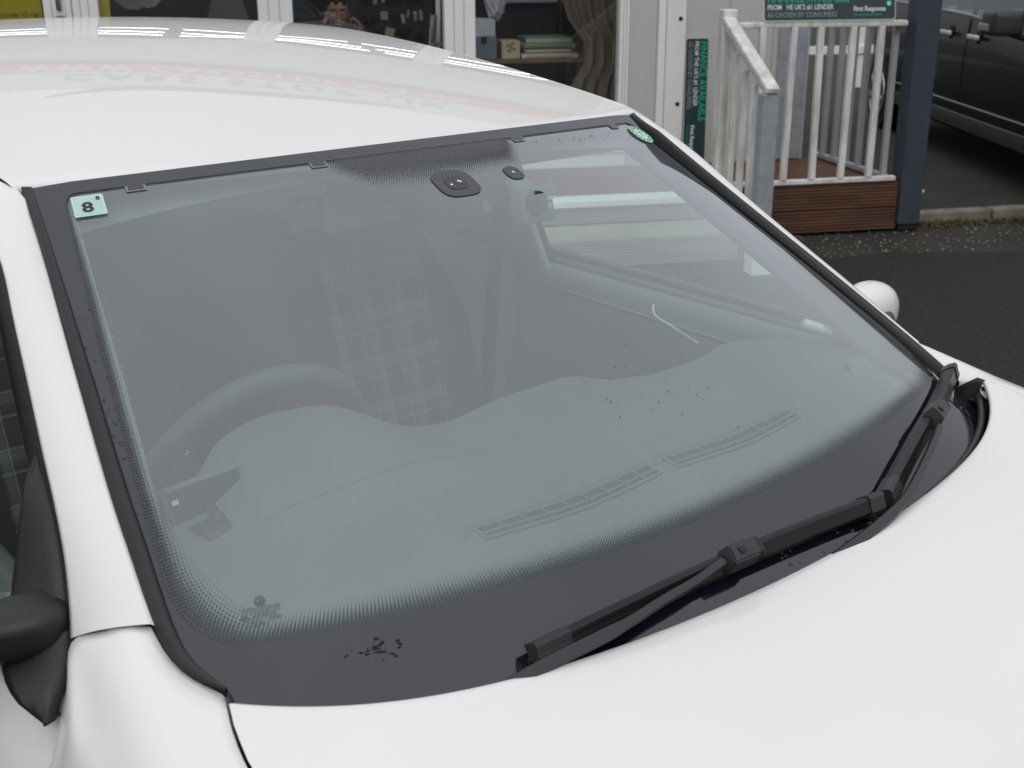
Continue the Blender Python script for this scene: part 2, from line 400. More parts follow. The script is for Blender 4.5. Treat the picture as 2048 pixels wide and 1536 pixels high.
def lerp_path(pts, n):
    pts = np.asarray(pts, float)
    d = np.r_[0, np.cumsum(np.linalg.norm(np.diff(pts, axis=0), axis=1))]
    # smooth (Catmull-Rom) resample
    s = np.linspace(0, d[-1], n); out = []
    for x in s:
        i = min(max(np.searchsorted(d, x) - 1, 0), len(pts) - 2)
        w = (x - d[i]) / max(d[i + 1] - d[i], 1e-9)
        p0 = pts[max(i - 1, 0)]; p1 = pts[i]; p2 = pts[i + 1]; p3 = pts[min(i + 2, len(pts) - 1)]
        h = d[i + 1] - d[i]
        h0 = max(d[i] - d[max(i - 1, 0)], 1e-9); h2 = max(d[min(i + 2, len(pts) - 1)] - d[i + 1], 1e-9)
        m1 = ((p2 - p1) / h + (p1 - p0) / h0) / 2 * h if i > 0 else (p2 - p1)
        m2 = ((p3 - p2) / h2 + (p2 - p1) / h) / 2 * h if i + 2 < len(pts) else (p2 - p1)
        out.append((2 * w ** 3 - 3 * w ** 2 + 1) * p1 + (w ** 3 - 2 * w ** 2 + w) * m1 + (-2 * w ** 3 + 3 * w ** 2) * p2 + (w ** 3 - w ** 2) * m2)
    return np.array(out)
def pl_interp(x, xs, ys): return np.interp(x, xs, ys)
def empty(name, loc, rotz=0.0, label=None, cat=None, group=None, kind=None):
    o = bpy.data.objects.new(name, None); COL.objects.link(o)
    o.location = loc; o.rotation_euler = (0, 0, rotz); o.empty_display_size = 0.1
    m = Matrix.Translation(Vector(loc)) @ Matrix.Rotation(rotz, 4, 'Z')
    _INV[o.name] = m.inverted()
    tag(o, label, cat, group, kind); return o
def tag(o, label=None, cat=None, group=None, kind=None):
    if label: o["label"] = label
    if cat: o["category"] = cat
    if group: o["group"] = group
    if kind: o["kind"] = kind
    return o
def text_mesh(name, s, size, mat, matrix, parent=None, ext=0.001, align='LEFT', sx=1.0, spacing=1.0, bold=0.0):
    cu = bpy.data.curves.new(name, 'FONT'); cu.body = s; cu.size = size; cu.extrude = ext; cu.align_x = align
    cu.resolution_u = 2; cu.space_character = spacing; cu.offset = bold
    tmp = bpy.data.objects.new(name + "_c", cu); COL.objects.link(tmp)
    dg = bpy.context.evaluated_depsgraph_get(); dg.update()
    me = bpy.data.meshes.new_from_object(tmp.evaluated_get(dg)); bpy.data.objects.remove(tmp)
    me.transform(matrix @ Matrix.Diagonal((sx, 1, 1, 1)))
    me.materials.clear(); me.name = name
    return link(name, me, mat, parent)
def basis(o, x, y, z):
    m = Matrix.Identity(4)
    for i in range(3):
        m[i][0] = x[i]; m[i][1] = y[i]; m[i][2] = z[i]; m[i][3] = o[i]
    return m

# building axes: s along the shop front (to the right), d away from the yard
E_ = np.array([0.87785736, -0.47892218, 0.0]); D_ = np.array([0.47892218, 0.87785736, 0.0])
BF = basis((0, 0, 0), E_, D_, (0, 0, 1))
B_ROT = math.atan2(E_[1], E_[0])
def bw(s, d, z): return E_ * s + D_ * d + np.array([0, 0, z])

# ================================================================== SETTING
def sheet(name, pts, z, mat, frame=None, n=1):
    V = [(x, y, z) for x, y in pts]
    if frame is not None: V = [tuple(frame @ Vector(v)) for v in V]
    o = mesh(name, V, [tuple(range(len(V)))], mat); tag(o, kind="structure"); return o
sheet("ground", [(-300, -300), (300, -300), (300, 300), (-300, 300)], -0.012, "asphalt_old")
# newer black tarmac in front of the shop with a slightly wavering edge
edge = [(-14 + i * 0.5, 4.36 + 0.035 * math.sin(i * 1.3) + 0.02 * math.sin(i * 3.1) - 0.004 * i * 0 - 0.09 * max(0, (-14 + i * .5) - 3.2)) for i in range(57)]
sheet("yard_tarmac", [(14, -16), (14, edge[-1][1])] + edge[::-1] + [(-14, -16)], 0.0, "asphalt_new", BF)
sheet("drive", [(3.9, 5.20), (14, 5.16), (14, 22), (3.9, 22)], 0.045, "asphalt_old", BF)

# ================================================================== THE WHITE CAR
car = empty("white_car", (0, 0.4, 0), label="white hatchback seen close over its bonnet and windscreen", cat="car")

def Tc(u): return np.stack([.58 * u, -.095 * (1 - u * u), 1.362 + .017 * (1 - u * u)], -1)
def Bc(u): return np.stack([.80 * u, -.90 + .12 * u ** 2 + .10 * u ** 6, .903 + .022 * u ** 2], -1)
NN = np.array([0, -.49, .87])
def G0(u, v):
    u = np.asarray(u, float); v = np.asarray(v, float)
    t = Tc(u); b = Bc(u)
    return b + (t - b) * v[..., None] + NN * (0.018 * 4 * v * (1 - v) - .042 * u ** 4 * (1 - v ** 3))[..., None]
def Gn(u, v):
    h = 1e-4; c = np.cross(G0(u + h, v) - G0(u - h, v), G0(u, v + h) - G0(u, v - h))
    return c / np.linalg.norm(c, axis=-1, keepdims=True)
def G(u, v, off=0.0):
    u = np.asarray(u, float); v = np.asarray(v, float); u, v = np.broadcast_arrays(u, v)
    P = G0(u, v)
    if np.any(off): P = P + Gn(u, v) * np.asarray(np.broadcast_to(off, u.shape))[..., None]
    return P

# ---- windscreen
def second_uv(o, U_):
    me = o.data; U_ = U_.reshape(-1, 2); l = me.uv_layers.new(name="Fade")
    for lp in me.loops: l.data[lp.index].uv = U_[lp.vertex_index]
uu, vv = np.meshgrid(np.linspace(-.975, .975, 121), np.linspace(0.0, 1.0, 81))
windscreen = gridmesh("windscreen", G(uu, vv), "windscreen_glass", car)
tag(windscreen, "clear windscreen reflecting the grey sky")

# printed black band: ring between the sheet edge and a rounded inner outline
UI, V0, V1 = 0.918, 0.182, 0.9735
def inner_loop(shrink=0.0, n=14):
    """closed loop in (u, v); shrink in metres towards the middle of the glass"""
    a = UI - shrink / 0.68; lo = V0 + shrink / 0.95; hi = V1 - shrink / 0.95
    ru, rv = 0.075, 0.10; ru2, rv2 = 0.03, 0.035
    pts = []
    for i in range(41):                                # bottom, left to right
        u = -a + ru + (2 * a - 2 * ru) * i / 40
        pts.append((u, lo + .016 * max(0, u + .1) * (1 - max(0, u)) * 1.0))
    for i in range(1, n + 1):
        t = math.pi / 2 * i / n; pts.append((a - ru + ru * math.sin(t), lo + rv - rv * math.cos(t)))
    for i in range(1, 26): pts.append((a + .004 * math.sin(math.pi * i / 25), lo + rv + (hi - lo - rv - rv2) * i / 25))
    for i in range(1, 8):
        t = math.pi / 2 * i / 7; pts.append((a - ru2 + ru2 * math.cos(t), hi - rv2 + rv2 * math.sin(t)))
    for i in range(1, 41): pts.append((a - ru2 - (2 * a - 2 * ru2) * i / 40, hi))
    for i in range(1, 8):
        t = math.pi / 2 * i / 7; pts.append((-a + ru2 - ru2 * math.sin(t), hi - rv2 + rv2 * math.cos(t)))
    for i in range(1, 26): pts.append((-a - .004 * math.sin(math.pi * i / 25), hi - rv2 - (hi - lo - rv - rv2) * i / 25))
    for i in range(1, n): 
        t = math.pi / 2 * i / n; pts.append((-a + ru - ru * math.cos(t), lo + rv - rv * math.sin(t)))
    return np.array(pts)
L0 = inner_loop()
def outer_of(L):
    out = []
    for u, v in L:
        cu_, cv_ = u / .975, (v - .5) / .5
        # push radially out to the rim of the sheet
        k = max(abs(cu_), abs(cv_)); out.append((u / k, .5 + (v - .5) / k))
    return np.array(out)
LO = outer_of(L0)
rows = [L0 + (LO - L0) * w for w in np.linspace(0, 1, 14)]
P = np.stack([np.r_[G(r[:, 0], r[:, 1], .0018), G(r[:1, 0], r[:1, 1], .0018)] for r in rows])
gridmesh("frit_band", P, "frit", windscreen, flip=True)
for sg in (-1, 1):
    pu, pv = np.meshgrid(np.linspace(-.975, -.76, 24), np.linspace(0, .168, 20)); gridmesh("frit_corner", G(pu * -sg, pv, .0026), "frit", windscreen, flip=(sg > 0))
# fading dots inside the band
shr = np.linspace(0, .034, 5)
Ls = [inner_loop(s_) for s_ in shr]
arc = np.r_[0, np.cumsum(np.linalg.norm(np.diff(np.r_[G(L0[:, 0], L0[:, 1]), G(L0[:1, 0], L0[:1, 1])], axis=0), axis=1))]
# dots are deep at the bottom, narrow at the sides, none along the top edge
wsel = np.array([1.0 if v < .30 else (0.45 if v < .9 else 0.12) for u, v in L0])
ker = np.ones(9) / 9; wsel = np.convolve(np.r_[wsel[-4:], wsel, wsel[:4]], ker, 'valid')
P, U, U2 = [], [], []
for k, s_ in enumerate(shr):
    q = L0 + (Ls[-1] - L0) * (s_ / .034) * wsel[:, None]; q = np.r_[q, q[:1]]
    P.append(G(q[:, 0], q[:, 1], .0014)); ws_ = np.r_[wsel, wsel[:1]]; U.append(np.stack([arc, s_ * ws_], -1)); U2.append(np.stack([arc, np.full(len(arc), s_)], -1))
fd = gridmesh("frit_dot_fade", np.stack(P), "frit_dots", windscreen, uv=np.stack(U)); second_uv(fd, np.stack(U2))
# dotted shade patch behind the mirror
xs = np.linspace(-.325, .300, 41); P, U, U3 = [], [], []
for k in range(7):
    w = k / 6
    dep = np.clip(np.minimum((xs + .325) / .10, (.300 - xs) / .07), 0, 1) ** .6
    lowv = V1 - (.078 + .012 * np.exp(-((xs + .08) / .12) ** 2)) * dep
    v = V1 + (lowv - V1) * w
    P.append(G(xs, v, .0013)); 
    U3.append(np.stack([xs * .6, v * .93], -1)); U.append(np.stack([xs * .6, np.clip(.05 - (V1 - lowv) * (1 - w) * .9 * 1.0, 0, .05)], -1))
fd = gridmesh("shade_dots", np.stack(P), "frit_dots_top", windscreen, uv=np.stack(U3), flip=True); second_uv(fd, np.stack(U))
# small printed marks by the visor clips
for u0 in (-.765, -.327, .325, .80):
    q = np.array([(u0 - .022, .976), (u0 + .022, .976), (u0 + .022, .960), (u0 - .022, .960)])
    V = [G(a, b, .0016) for a, b in q]
    mesh("clip_mark", V, [(3, 2, 1, 0)], "clip_grey", windscreen)
    q = np.array([(u0 - .017, .9735), (u0 + .017, .9735), (u0 + .017, .9635), (u0 - .017, .9635)])
    mesh("clip_slot", [G(a, b, .0022) for a, b in q], [(3, 2, 1, 0)], "frit", windscreen)

def glass_frame(u, v, off=.002, rot=0.0):
    o = G(np.array(u), np.array(v), off); z = Gn(np.array(u), np.array(v))
    x = G0(np.array(u + .01), np.array(v)) - G0(np.array(u - .01), np.array(v)); x = x / np.linalg.norm(x)
    y = np.cross(z, x); c, s_ = math.cos(rot), math.sin(rot)
    return basis(o, c * x + s_ * y, -s_ * x + c * y, z)
def flat(name, pts, mat, frame, parent, z=0.0):
    return mesh(name, [tuple(frame @ Vector((a, b, z))) for a, b in pts], [tuple(range(len(pts)))], mat, parent)

# inspection sticker with the figure 8
fr = glass_frame(-.8714, .9400, .003)
st = flat("sticker", rrect(.0405, .040, .002), "sticker_edge", fr, windscreen); tag(st, "pale green square sticker with a figure 8")
flat("sticker_field", rrect(.037, .036, .001), "sticker_green", fr, st, .0003)
text_mesh("sticker_figure", "8", .027, "sticker_ink", fr @ Matrix.Translation((-.002, -.0125, .0006)), st, .0001, 'CENTER', 1.1, bold=.0008)
text_mesh("sticker_figure", "8", .010, "sticker_ink", fr @ Matrix.Translation((.013, .0085, .0006)), st, .0001, 'CENTER', 1.1, bold=.0003)
# round green seal in the far corner
fr = glass_frame(.885, .930, .003)
sl = flat("seal", circ(.026, 28), "seal_white", fr, windscreen); tag(sl, "round green and white seal in the far top corner of the glass")
for i in range(16):
    a = 2 * math.pi * i / 16
    for rr, hh in ((.0225, .0024), (.0175, .0022)):
        c = Vector((rr * math.cos(a + (rr < .02) * .2), rr * math.sin(a + (rr < .02) * .2)))
        flat("seal_mark", [(c.x + hh * 1.1 * math.cos(t), c.y + hh * 1.1 * math.sin(t)) for t in np.linspace(0, 2 * math.pi, 7)[:-1]], "seal_green", fr, sl, .0004)
flat("seal_ring", [(.0135 * math.cos(t), .0135 * math.sin(t)) for t in np.linspace(0, 2 * math.pi, 24)[:-1]], "sticker_edge", fr, sl, .0003)
text_mesh("seal_figure", "7", .02, "seal_green", fr @ Matrix.Translation((0, -.007, .0006)), sl, .0001, 'CENTER', bold=.0006)

# maker's etched mark: roundel and approval lines
fr = glass_frame(-.818, .2270, .0018)
def ring(r, w, n=28): 
    V = [(r * math.cos(t), r * math.sin(t)) for t in np.linspace(0, 2 * math.pi, n + 1)[:-1]] + [((r - w) * math.cos(t), (r - w) * math.sin(t)) for t in np.linspace(0, 2 * math.pi, n + 1)[:-1]]
    return V, [(i, (i + 1) % n, n + (i + 1) % n, n + i) for i in range(n)]
def ring_obj(name, cx, cy_, r, w, mat, fr, parent, sx=1.0, z=0.0):
    V, F = ring(r, w); return mesh(name, [tuple(fr @ Vector((cx + a * sx, cy_ + b, z))) for a, b in V], F, mat, parent)
em = ring_obj("maker_roundel", .0, .0095, .0056, .0009, "etch_ink", fr, windscreen)
def stroke(pts, w):
    V, F = [], []
    for (a, b), (c, d) in zip(pts[:-1], pts[1:]):
        t = Vector((c - a, d - b)).normalized(); n_ = Vector((-t.y, t.x)) * w / 2; k = len(V)
        V += [(a + n_.x, b + n_.y), (a - n_.x, b - n_.y), (c - n_.x, d - n_.y), (c + n_.x, d + n_.y)]; F.append((k, k + 1, k + 2, k + 3))
    return V, F
for pts in ([(-.0022, .0042), (0, .0006), (.0022, .0042)], [(-.0042, .0016), (-.0019, -.0042), (0, -.0004), (.0019, -.0042), (.0042, .0016)]):
    V, F = stroke(pts, .0010); mesh("roundel_letter", [tuple(fr @ Vector((a, b + .0095, .0003))) for a, b in V], F, "etch_ink", em)
for s_, x, y, h in (("FY-FUYAO AUTOMOTIVE", -.019, .0005, .0036), ("DOT-38 M2213 AS1", -.0075, -.0035, .0034), ("43R-000134", -.0075, -.0085, .0048), ("E000254", .008, -.0125, .0036), ("A", -.0155, -.0165, .0034), ("S", .005, -.0165, .0036)):
    text_mesh("etched_line", s_, h, "etch_ink", fr @ Matrix.Translation((x, y, .0002)), em, .00002, 'LEFT', .95, bold=.0001)
ring_obj("etched_ring", -.0142, -.0068, .0055, .0006, "etch_ink", fr, em, 1.15)
text_mesh("etched_line", "E6", .0055, "etch_ink", fr @ Matrix.Translation((-.0185, -.0087, .0002)), em, .00002, bold=.0002)
ring_obj("etched_ring", -.0045, -.0145, .0040, .0005, "etch_ink", fr, em, 1.5)
text_mesh("etched_line", "CCC", .004, "etch_ink", fr @ Matrix.Translation((-.0085, -.0160, .0002)), em, .00002, bold=.0002)

# rain sensor pad and the small camera pad, bonded to the glass
def glass_poly(name, pts, mat, parent, off):
    pts = np.array(pts); c = pts.mean(0); V = [G(c[0], c[1], off)] + [G(a, b, off) for a, b in pts]
    n = len(pts); return mesh(name, V, [(0, 1 + (i + 1) % n, 1 + i) for i in range(n)], mat, parent, True)
def blob(cu_, cv_, ru, rv, e=3.2, n=36): 
    return [(cu_ + ru * np.sign(math.cos(t)) * abs(math.cos(t)) ** (2 / e), cv_ - rv * np.sign(math.sin(t)) * abs(math.sin(t)) ** (2 / e)) for t in np.linspace(0, 2 * math.pi, n + 1)[:-1]]
sp_ = glass_poly("sensor_pad", blob(-.016, .8760, .060, .0335), "frit", windscreen, .0017); tag(sp_, "rounded black sensor pad at the top of the glass")
glass_poly("sensor_lens", blob(-.016, .8755, .031, .0165), "screen_face", sp_, .0022)
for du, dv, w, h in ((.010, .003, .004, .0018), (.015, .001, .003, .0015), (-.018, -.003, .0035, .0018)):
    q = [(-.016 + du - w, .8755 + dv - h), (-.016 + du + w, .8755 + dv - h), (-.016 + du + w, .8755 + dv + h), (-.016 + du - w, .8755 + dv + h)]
    mesh("sensor_glint", [G(a, b, .0026) for a, b in q], [(0, 1, 2, 3)], "label_glint_white", sp_)  # white quads painted as highlights on the sensor lens
cp_ = glass_poly("camera_pad", blob(.182, .8795, .026, .0175, 2.8), "frit", windscreen, .0017)
glass_poly("camera_pad_lens", blob(.180, .8800, .004, .0022, 2), "label_glint_white", cp_, .0024)

# raindrops left on the glass and bird mark
def drops(name, spots, mat, parent):
    V, F = [], []
    for u, v, r, el in spots:
        fr_ = glass_frame(u, v, .0014, random.uniform(-.5, .5)); k = len(V); n = 8
        for lvl, hh in ((1.0, 0.0), (.72, .4), (0, .58)):
            if lvl == 0: V.append(fr_ @ Vector((0, 0, hh * r)))
            else:
                for i in range(n):
                    a = 2 * math.pi * i / n; V.append(fr_ @ Vector((r * lvl * math.cos(a), r * lvl * el * math.sin(a), hh * r)))
        for i in range(n):
            j = (i + 1) % n; F.append((k + i, k + j, k + n + j, k + n + i)); F.append((k + n + i, k + n + j, k + 2 * n))
    o = mesh(name, V, F, mat, parent, True); tag(o, kind="stuff"); return o
spots = []
for i in range(70):
    v = random.uniform(.30, .86); spots.append((-.945 + .02 * v + random.uniform(-.014, .012), v * .8 + .05, random.choice([.0010, .0013, .0016, .0022]), 1.2))
for i in range(34):
    a = random.gauss(0, 1); b = random.gauss(0, 1)
    spots.append((-.02 + .10 * a, .40 + .035 * b - .02 * a, random.choice([.0007, .0010, .0015]), random.uniform(.4, .6)))
for i in range(70):
    spots.append((random.uniform(-.05, .33), random.uniform(.052, .105), random.choice([.0012, .0016, .0022, .0028]), random.uniform(.7, 1.2)))
for i in range(16):
    spots.append((.56 + random.gauss(0, .10), .945 + random.gauss(0, .006), random.choice([.001, .0014]), .7))
for i in range(14):
    spots.append((random.uniform(-.6, -.2), random.uniform(.10, .17), .0012, .8))
drops("raindrops", spots, "water_drop", windscreen)
stn = []
for i in range(90):
    a = random.gauss(0, .4)
    stn.append((-.705 + .038 * a + random.gauss(0, .008), .150 + .007 * random.gauss(0, 1) - .006 * a, random.choice([.0004, .0007, .0012, .0030]), random.uniform(.3, .9)))
drops("dirt_mark", stn, "bird_stain", windscreen)

# ---- rubber/black trim along both sides of the glass
TRO = [(-.9945, .9960), (-.9774, .8570), (-.9624, .6179), (-.9515, .4038), (-.9434, .2920), (-.9379, .2206), (-.9315, .1882), (-.9211, .1606), (-.9030, .1412), (-.8839, .1253)]
TRI = [(-.9730, .9950), (-.9575, .8577), (-.9407, .6125), (-.9298, .4027), (-.9250, .3381), (-.9203, .2621), (-.9162, .2175), (-.9092, .1825), (-.8970, .1571), (-.8793, .1331)]
def uvpath(lst_, n):
    p = lerp_path(np.array([(a * .68, b * .95) for a, b in lst_]), n); return p / np.array([.68, .95])
NT = 60
tro, tri = uvpath(TRO, NT), uvpath(TRI, NT)
tro[-1] = (-.8815, .1255)
MIR = np.array([-1, 1, 1.0])
trimO = G(tro[:, 0], tro[:, 1], .006); trimI = G(tri[:, 0], tri[:, 1], .003)
nO = Gn(tro[:, 0], tro[:, 1])
for sgn in (1, -1):
    q = np.array([sgn, 1, 1.0])
    rows = []
    for w, h in ((0, -.006), (-.02, .004), (.02, .0085), (.10, .0105), (.30, .0105), (.6, .0080), (.9, .0040), (1.0, .0), (1.03, -.012)):
        rows.append((trimI + (trimO - trimI) * w + nO * (h * np.clip((1.0 - tro[:, 1:]) / .08, .15, 1) if h > 0 else h)) * q)
    o = gridmesh("windscreen_trim", np.stack(rows), "trim_rubber", car, flip=(sgn < 0))

# ---- roof and body side frames
def rail(y): y = np.asarray(y, float); return 1.368 + .172 * y - .062 * y * y - .05 * np.clip(y - .9, 0, 9) ** 2
def crown(y): return .019 + .012 * np.clip((np.asarray(y) + .1) / .8, 0, 1)
def rhalf(y): return .590 + .02 * np.clip(y, 0, 9)
def RZ(s, y): return rail(y) + crown(y) * (1 - s * s)
ss = np.linspace(-1, 1, 41)
YB = 1.62
rows = []
yf = -.095 * (1 - ss ** 2)
rows.append(np.stack([.587 * ss, yf + .012, RZ(ss, yf) - .020], -1))
rows.append(np.stack([.587 * ss, yf - .0005, RZ(ss, yf) - .012], -1))
rows.append(np.stack([.588 * ss, yf - .002, RZ(ss, yf) - .006], -1))
rows.append(np.stack([.589 * ss, yf + .0015, RZ(ss, yf) - .0015], -1))
for w in np.r_[.006, .02, np.linspace(.04, 1, 46)]:
    y = yf + (YB - yf) * w
    rows.append(np.stack([rhalf(y) * ss, y, RZ(ss, y)], -1))
gridmesh("roof", np.stack(rows), "paint_white", car, flip=False)
# side frame: pillar then roof rail, inner edge I -> outer (door opening) edge O
k0 = np.argmin(np.abs(tro[:, 1] - .2206))
Ipil = (G(tro[:k0 + 1, 0], tro[:k0 + 1, 1], np.linspace(.0055, .0160, k0 + 1)))[::-1]            # base -> roof
yr = np.linspace(.03, 1.62, 30)
Iroof = np.stack([-(rhalf(yr) + .005), yr, rail(yr) - .001], -1)
Ic = lerp_path(np.r_[Ipil[::3], Iroof], 90)
Op = [(-.765, -.489, .985), (-.754, -.468, 1.014), (-.741, -.435, 1.049), (-.729, -.395, 1.084), (-.711, -.327, 1.132), (-.691, -.254, 1.184), (-.671, -.179, 1.238), (-.650, -.10, 1.295), (-.642, -.02, 1.332), (-.642, .12, 1.362), (-.650, .35, 1.385), (-.660, .7, 1.400), (-.665, 1.1, 1.390), (-.660, 1.62, 1.335)]
Oc = lerp_path(Op, 90)
# match stations by length fraction
rowsL = []
tdir = frames(Ic)
acr = Oc - Ic; nrm = np.cross(tdir, acr); nrm /= np.linalg.norm(nrm, axis=1, keepdims=True)
if nrm[20, 2] < 0: nrm = -nrm
wid = np.linalg.norm(acr, axis=1)
for w in (-.01, 0, .05, .12, .25, .4, .55, .7, .85, .94, 1.0):
    b = 4 * max(w, 0) * (1 - max(w, 0)) * .10 * wid
    drop = .012 if w < 0 else 0
    rowsL.append(Ic + acr * w + nrm * (b - drop)[:, None])
rowsL.append(Oc + acr / wid[:, None] * -.006 + nrm * -.016)
for sgn in (1, -1):
    gridmesh("side_frame", np.stack(rowsL) * np.array([sgn, 1, 1.0]), "paint_white", car, flip=(sgn > 0))
# roof ditch strip between roof skin and side frame
for sgn in (1, -1):
    y = np.linspace(.0, 1.6, 30)
    a = np.stack([(rhalf(y) - .002) * sgn, y, rail(y) - .010], -1); b = np.stack([(rhalf(y) + .010) * sgn, y, rail(y) - .010], -1)
    gridmesh("roof_ditch", np.stack([a, b]), "shut_gap", car, flip=(sgn < 0))
# black window seal under the door-opening edge
inw = np.array([.010, .004, -.004])
for sgn in (1, -1):
    o1 = Oc + np.array([.004, 0, -.002]); o2 = Oc + np.array([-.006, .014, -.018]); o3 = Oc + np.array([-.008, .026, -.040]); o4 = Oc + np.array([.010, .030, -.046])
    gridmesh("door_seal", np.stack([o1, o2, o3, o4]) * np.array([sgn, 1, 1.0]), "trim_rubber", car, flip=(sgn > 0))

# ---- bonnet
GAP = np.array([(.697, -.690, .985), (.712, -.728, .976), (.722, -.77, .9645), (.732, -.86, .947), (.738, -1.0, .928), (.738, -1.25, .885), (.722, -1.5, .825), (.68, -1.7, .755)])
def hood(u, t):
    u = np.asarray(u, float); t = np.asarray(t, float)
    yre = -.861 + .094 * u ** 2 + .071 * u ** 6
    yfr = -1.80 + .16 * u ** 2
    y = yre + (yfr - yre) * t
    # side line reached at |u| = 1
    ys = -.696 + (-1.64 + .696) * t
    gx = np.interp(-ys, -GAP[:, 1], GAP[:, 0]); gz = np.interp(-ys, -GAP[:, 1], GAP[:, 2])
    zc = np.interp(t, [0, .08, .25, .5, .75, .9, 1], [.953, .951, .940, .910, .858, .805, .745])
    zs = gz
    z = zc + (zs - zc) * (u ** 2 * (.55 + .45 * u ** 4)) 
    z = z + .006 * (1 - u * u) * np.clip(t / .3, 0, 1)
    return np.stack([gx * u, y, z], -1)
us = np.sin(np.linspace(-math.pi / 2, math.pi / 2, 61))
rows = []
e0 = hood(us, np.zeros_like(us))
inward = np.array([0, -.010, 0])
rows.append(e0 + np.array([0, -.012, -.020])); rows.append(e0 + np.array([0, -.001, -.012])); rows.append(e0 + np.array([0, .0008, -.006])); rows.append(e0 + np.array([0, -.001, -.0015]))
for t in np.r_[.004, .012, .03, np.linspace(.05, 1, 40)]: rows.append(hood(us * 1.0, np.full_like(us, t)))
Hd = np.stack(rows)
# turned-down side edges
sideL = Hd[:, :1] + np.array([.006, 0, -.010]); sideR = Hd[:, -1:] + np.array([-.006, 0, -.010])
Hd = np.concatenate([sideL, Hd, sideR], 1)
gridmesh("bonnet", Hd, "paint_white", car, flip=True)
# scuttle trough below the glass, seen in the gap between glass and bonnet
us2 = np.linspace(-.90, .90, 41)
gb = G(us2, np.full_like(us2, .075), -.006)
hx = hood(np.clip(us2 * 1.02, -1, 1), np.zeros_like(us2)) - np.stack([us2 * 0, us2 * 0, .042 * us2 ** 4], -1)
rows = [gb, gb + np.array([0, -.006, -.012]), hx * .5 + gb * .5 + np.array([0, 0, -.034]), hx + np.array([0, -.010, -.030]), hx + np.array([0, -.03, -.028])]
gridmesh("scuttle_panel", np.stack(rows), "black_plastic", car, flip=True)
# moulded black corner pieces either end of the scuttle
for sgn in (-1,):
    a = G(tro[k0 + 2:, 0], tro[k0 + 2:, 1], .006); 
    b = a * .0 + np.linspace(a[0] + np.array([.03, -.02, -.018]), a[-1] + np.array([.05, -.045, -.030]), len(a))
    gridmesh("scuttle_corner", np.stack([a, (a + b) / 2 + np.array([0, 0, -.006]), b]) * np.array([sgn, 1, 1.0]), "black_plastic", car, flip=(sgn < 0))
# sealing strip along the rear of the bonnet, visible at the far corner
pth = hood(np.linspace(-.97, .97, 60), np.zeros(60)) + np.array([0, .012, -.020])
sweep("bonnet_seal", pth, circ(.006, 8), "trim_rubber", car)

# ---- front wings
def wing(sgn):
    inner = np.r_[G(tro[k0:, 0], tro[k0:, 1], .0075) + np.array([0, 0, .001]), GAP * MIR + np.array([-.0035, 0, -.0005])]
    inner[:NT - k0] += np.array([-.0015, 0, 0])
    inn = lerp_path(inner[::2] if len(inner) % 2 else inner[::1], 70)
    inn = lerp_path(inner, 80)
    # shoulder crease and flank, by distance along the car
    cre = lerp_path([(-.749, -.525, 1.0030), (-.766, -.588, 0.9870), (-.773, -.635, 0.9770), (-.788, -.72, 0.9580), (-.802, -.82, 0.9390), (-.822, -1.0, 0.9090), (-.834, -1.2, 0.8760), (-.825, -1.45, 0.8260), (-.77, -1.68, 0.7560)], 80)
    sho = lerp_path([(-.7665, -.497, 0.9860), (-.784, -.56, 0.9600), (-.794, -.62, 0.9500), (-.810, -.71, 0.9320), (-.826, -.82, 0.9130), (-.848, -1.0, 0.8810), (-.860, -1.2, 0.8460), (-.855, -1.45, 0.7960), (-.80, -1.70, 0.7230)], 80)
    fl = lerp_path([(-.789, -.524, .950), (-.808, -.575, .935), (-.822, -.63, .915), (-.842, -.72, .885), (-.860, -.83, .86), (-.876, -1.0, .82), (-.886, -1.2, .79), (-.878, -1.45, .74), (-.83, -1.72, .67)], 80)
    lo = lerp_path([(-.832, -.545, .850), (-.846, -.580, .82), (-.860, -.63, .78), (-.874, -.72, .74), (-.884, -.85, .71), (-.892, -1.0, .70), (-.896, -1.2, .69), (-.885, -1.45, .66), (-.84, -1.74, .58)], 80)
    bot = lerp_path([(-.872, -.555, .60), (-.880, -.57, .58), (-.886, -.60, .56), (-.890, -.70, .57), (-.894, -.82, .62), (-.897, -1.0, .67), (-.898, -1.2, .675), (-.888, -1.5, .60), (-.85, -1.76, .48)], 80)
    inn_s = inn.copy()
    for _ in range(120): inn_s[1:-1] = (inn_s[:-2] + 2 * inn_s[1:-1] + inn_s[2:]) / 4
    for _ in range(3): inn[1:-1] = (inn[:-2] + 2 * inn[1:-1] + inn[2:]) / 4
    ctrl = np.stack([inn, inn_s * .55 + cre * .45 + np.array([0, 0, .0045]), cre + np.array([.004, 0, -.001]), sho, fl, lo, bot])
    cs = np.stack([lerp_path(ctrl[:, k], 44) for k in range(80)], 1)
    rows = [inn + np.array([.004, 0, -.012]), inn + np.array([.0006, 0, -.003])] + list(cs)
    P = np.stack(rows)
    # turn the rear edge (towards pillar and door) inwards
    e = P[:, :1] + np.array([.004, .003, -.010]); P = np.concatenate([e, P], 1)
    return gridmesh("front_wing", P * np.array([sgn, 1, 1.0]), "paint_white", car, flip=(sgn < 0))
wing(1); wing(-1)
for sgn in (1, -1):
    a = np.r_[G(tro[k0 + 1:, 0], tro[k0 + 1:, 1], .0070), (GAP * MIR)[:2] + np.array([-.0005, .004, 0])] + np.array([.0045, -.001, .0])
    gridmesh("wing_edge_strip", np.stack([a + np.array([-.003, 0, .0005]), a, a + np.array([.001, 0, -.008]), a + np.array([.002, -.001, -.030])]) * np.array([sgn, 1, 1.0]), "trim_rubber", car, flip=(sgn < 0))  # black strip covering the white inner edge of the wing
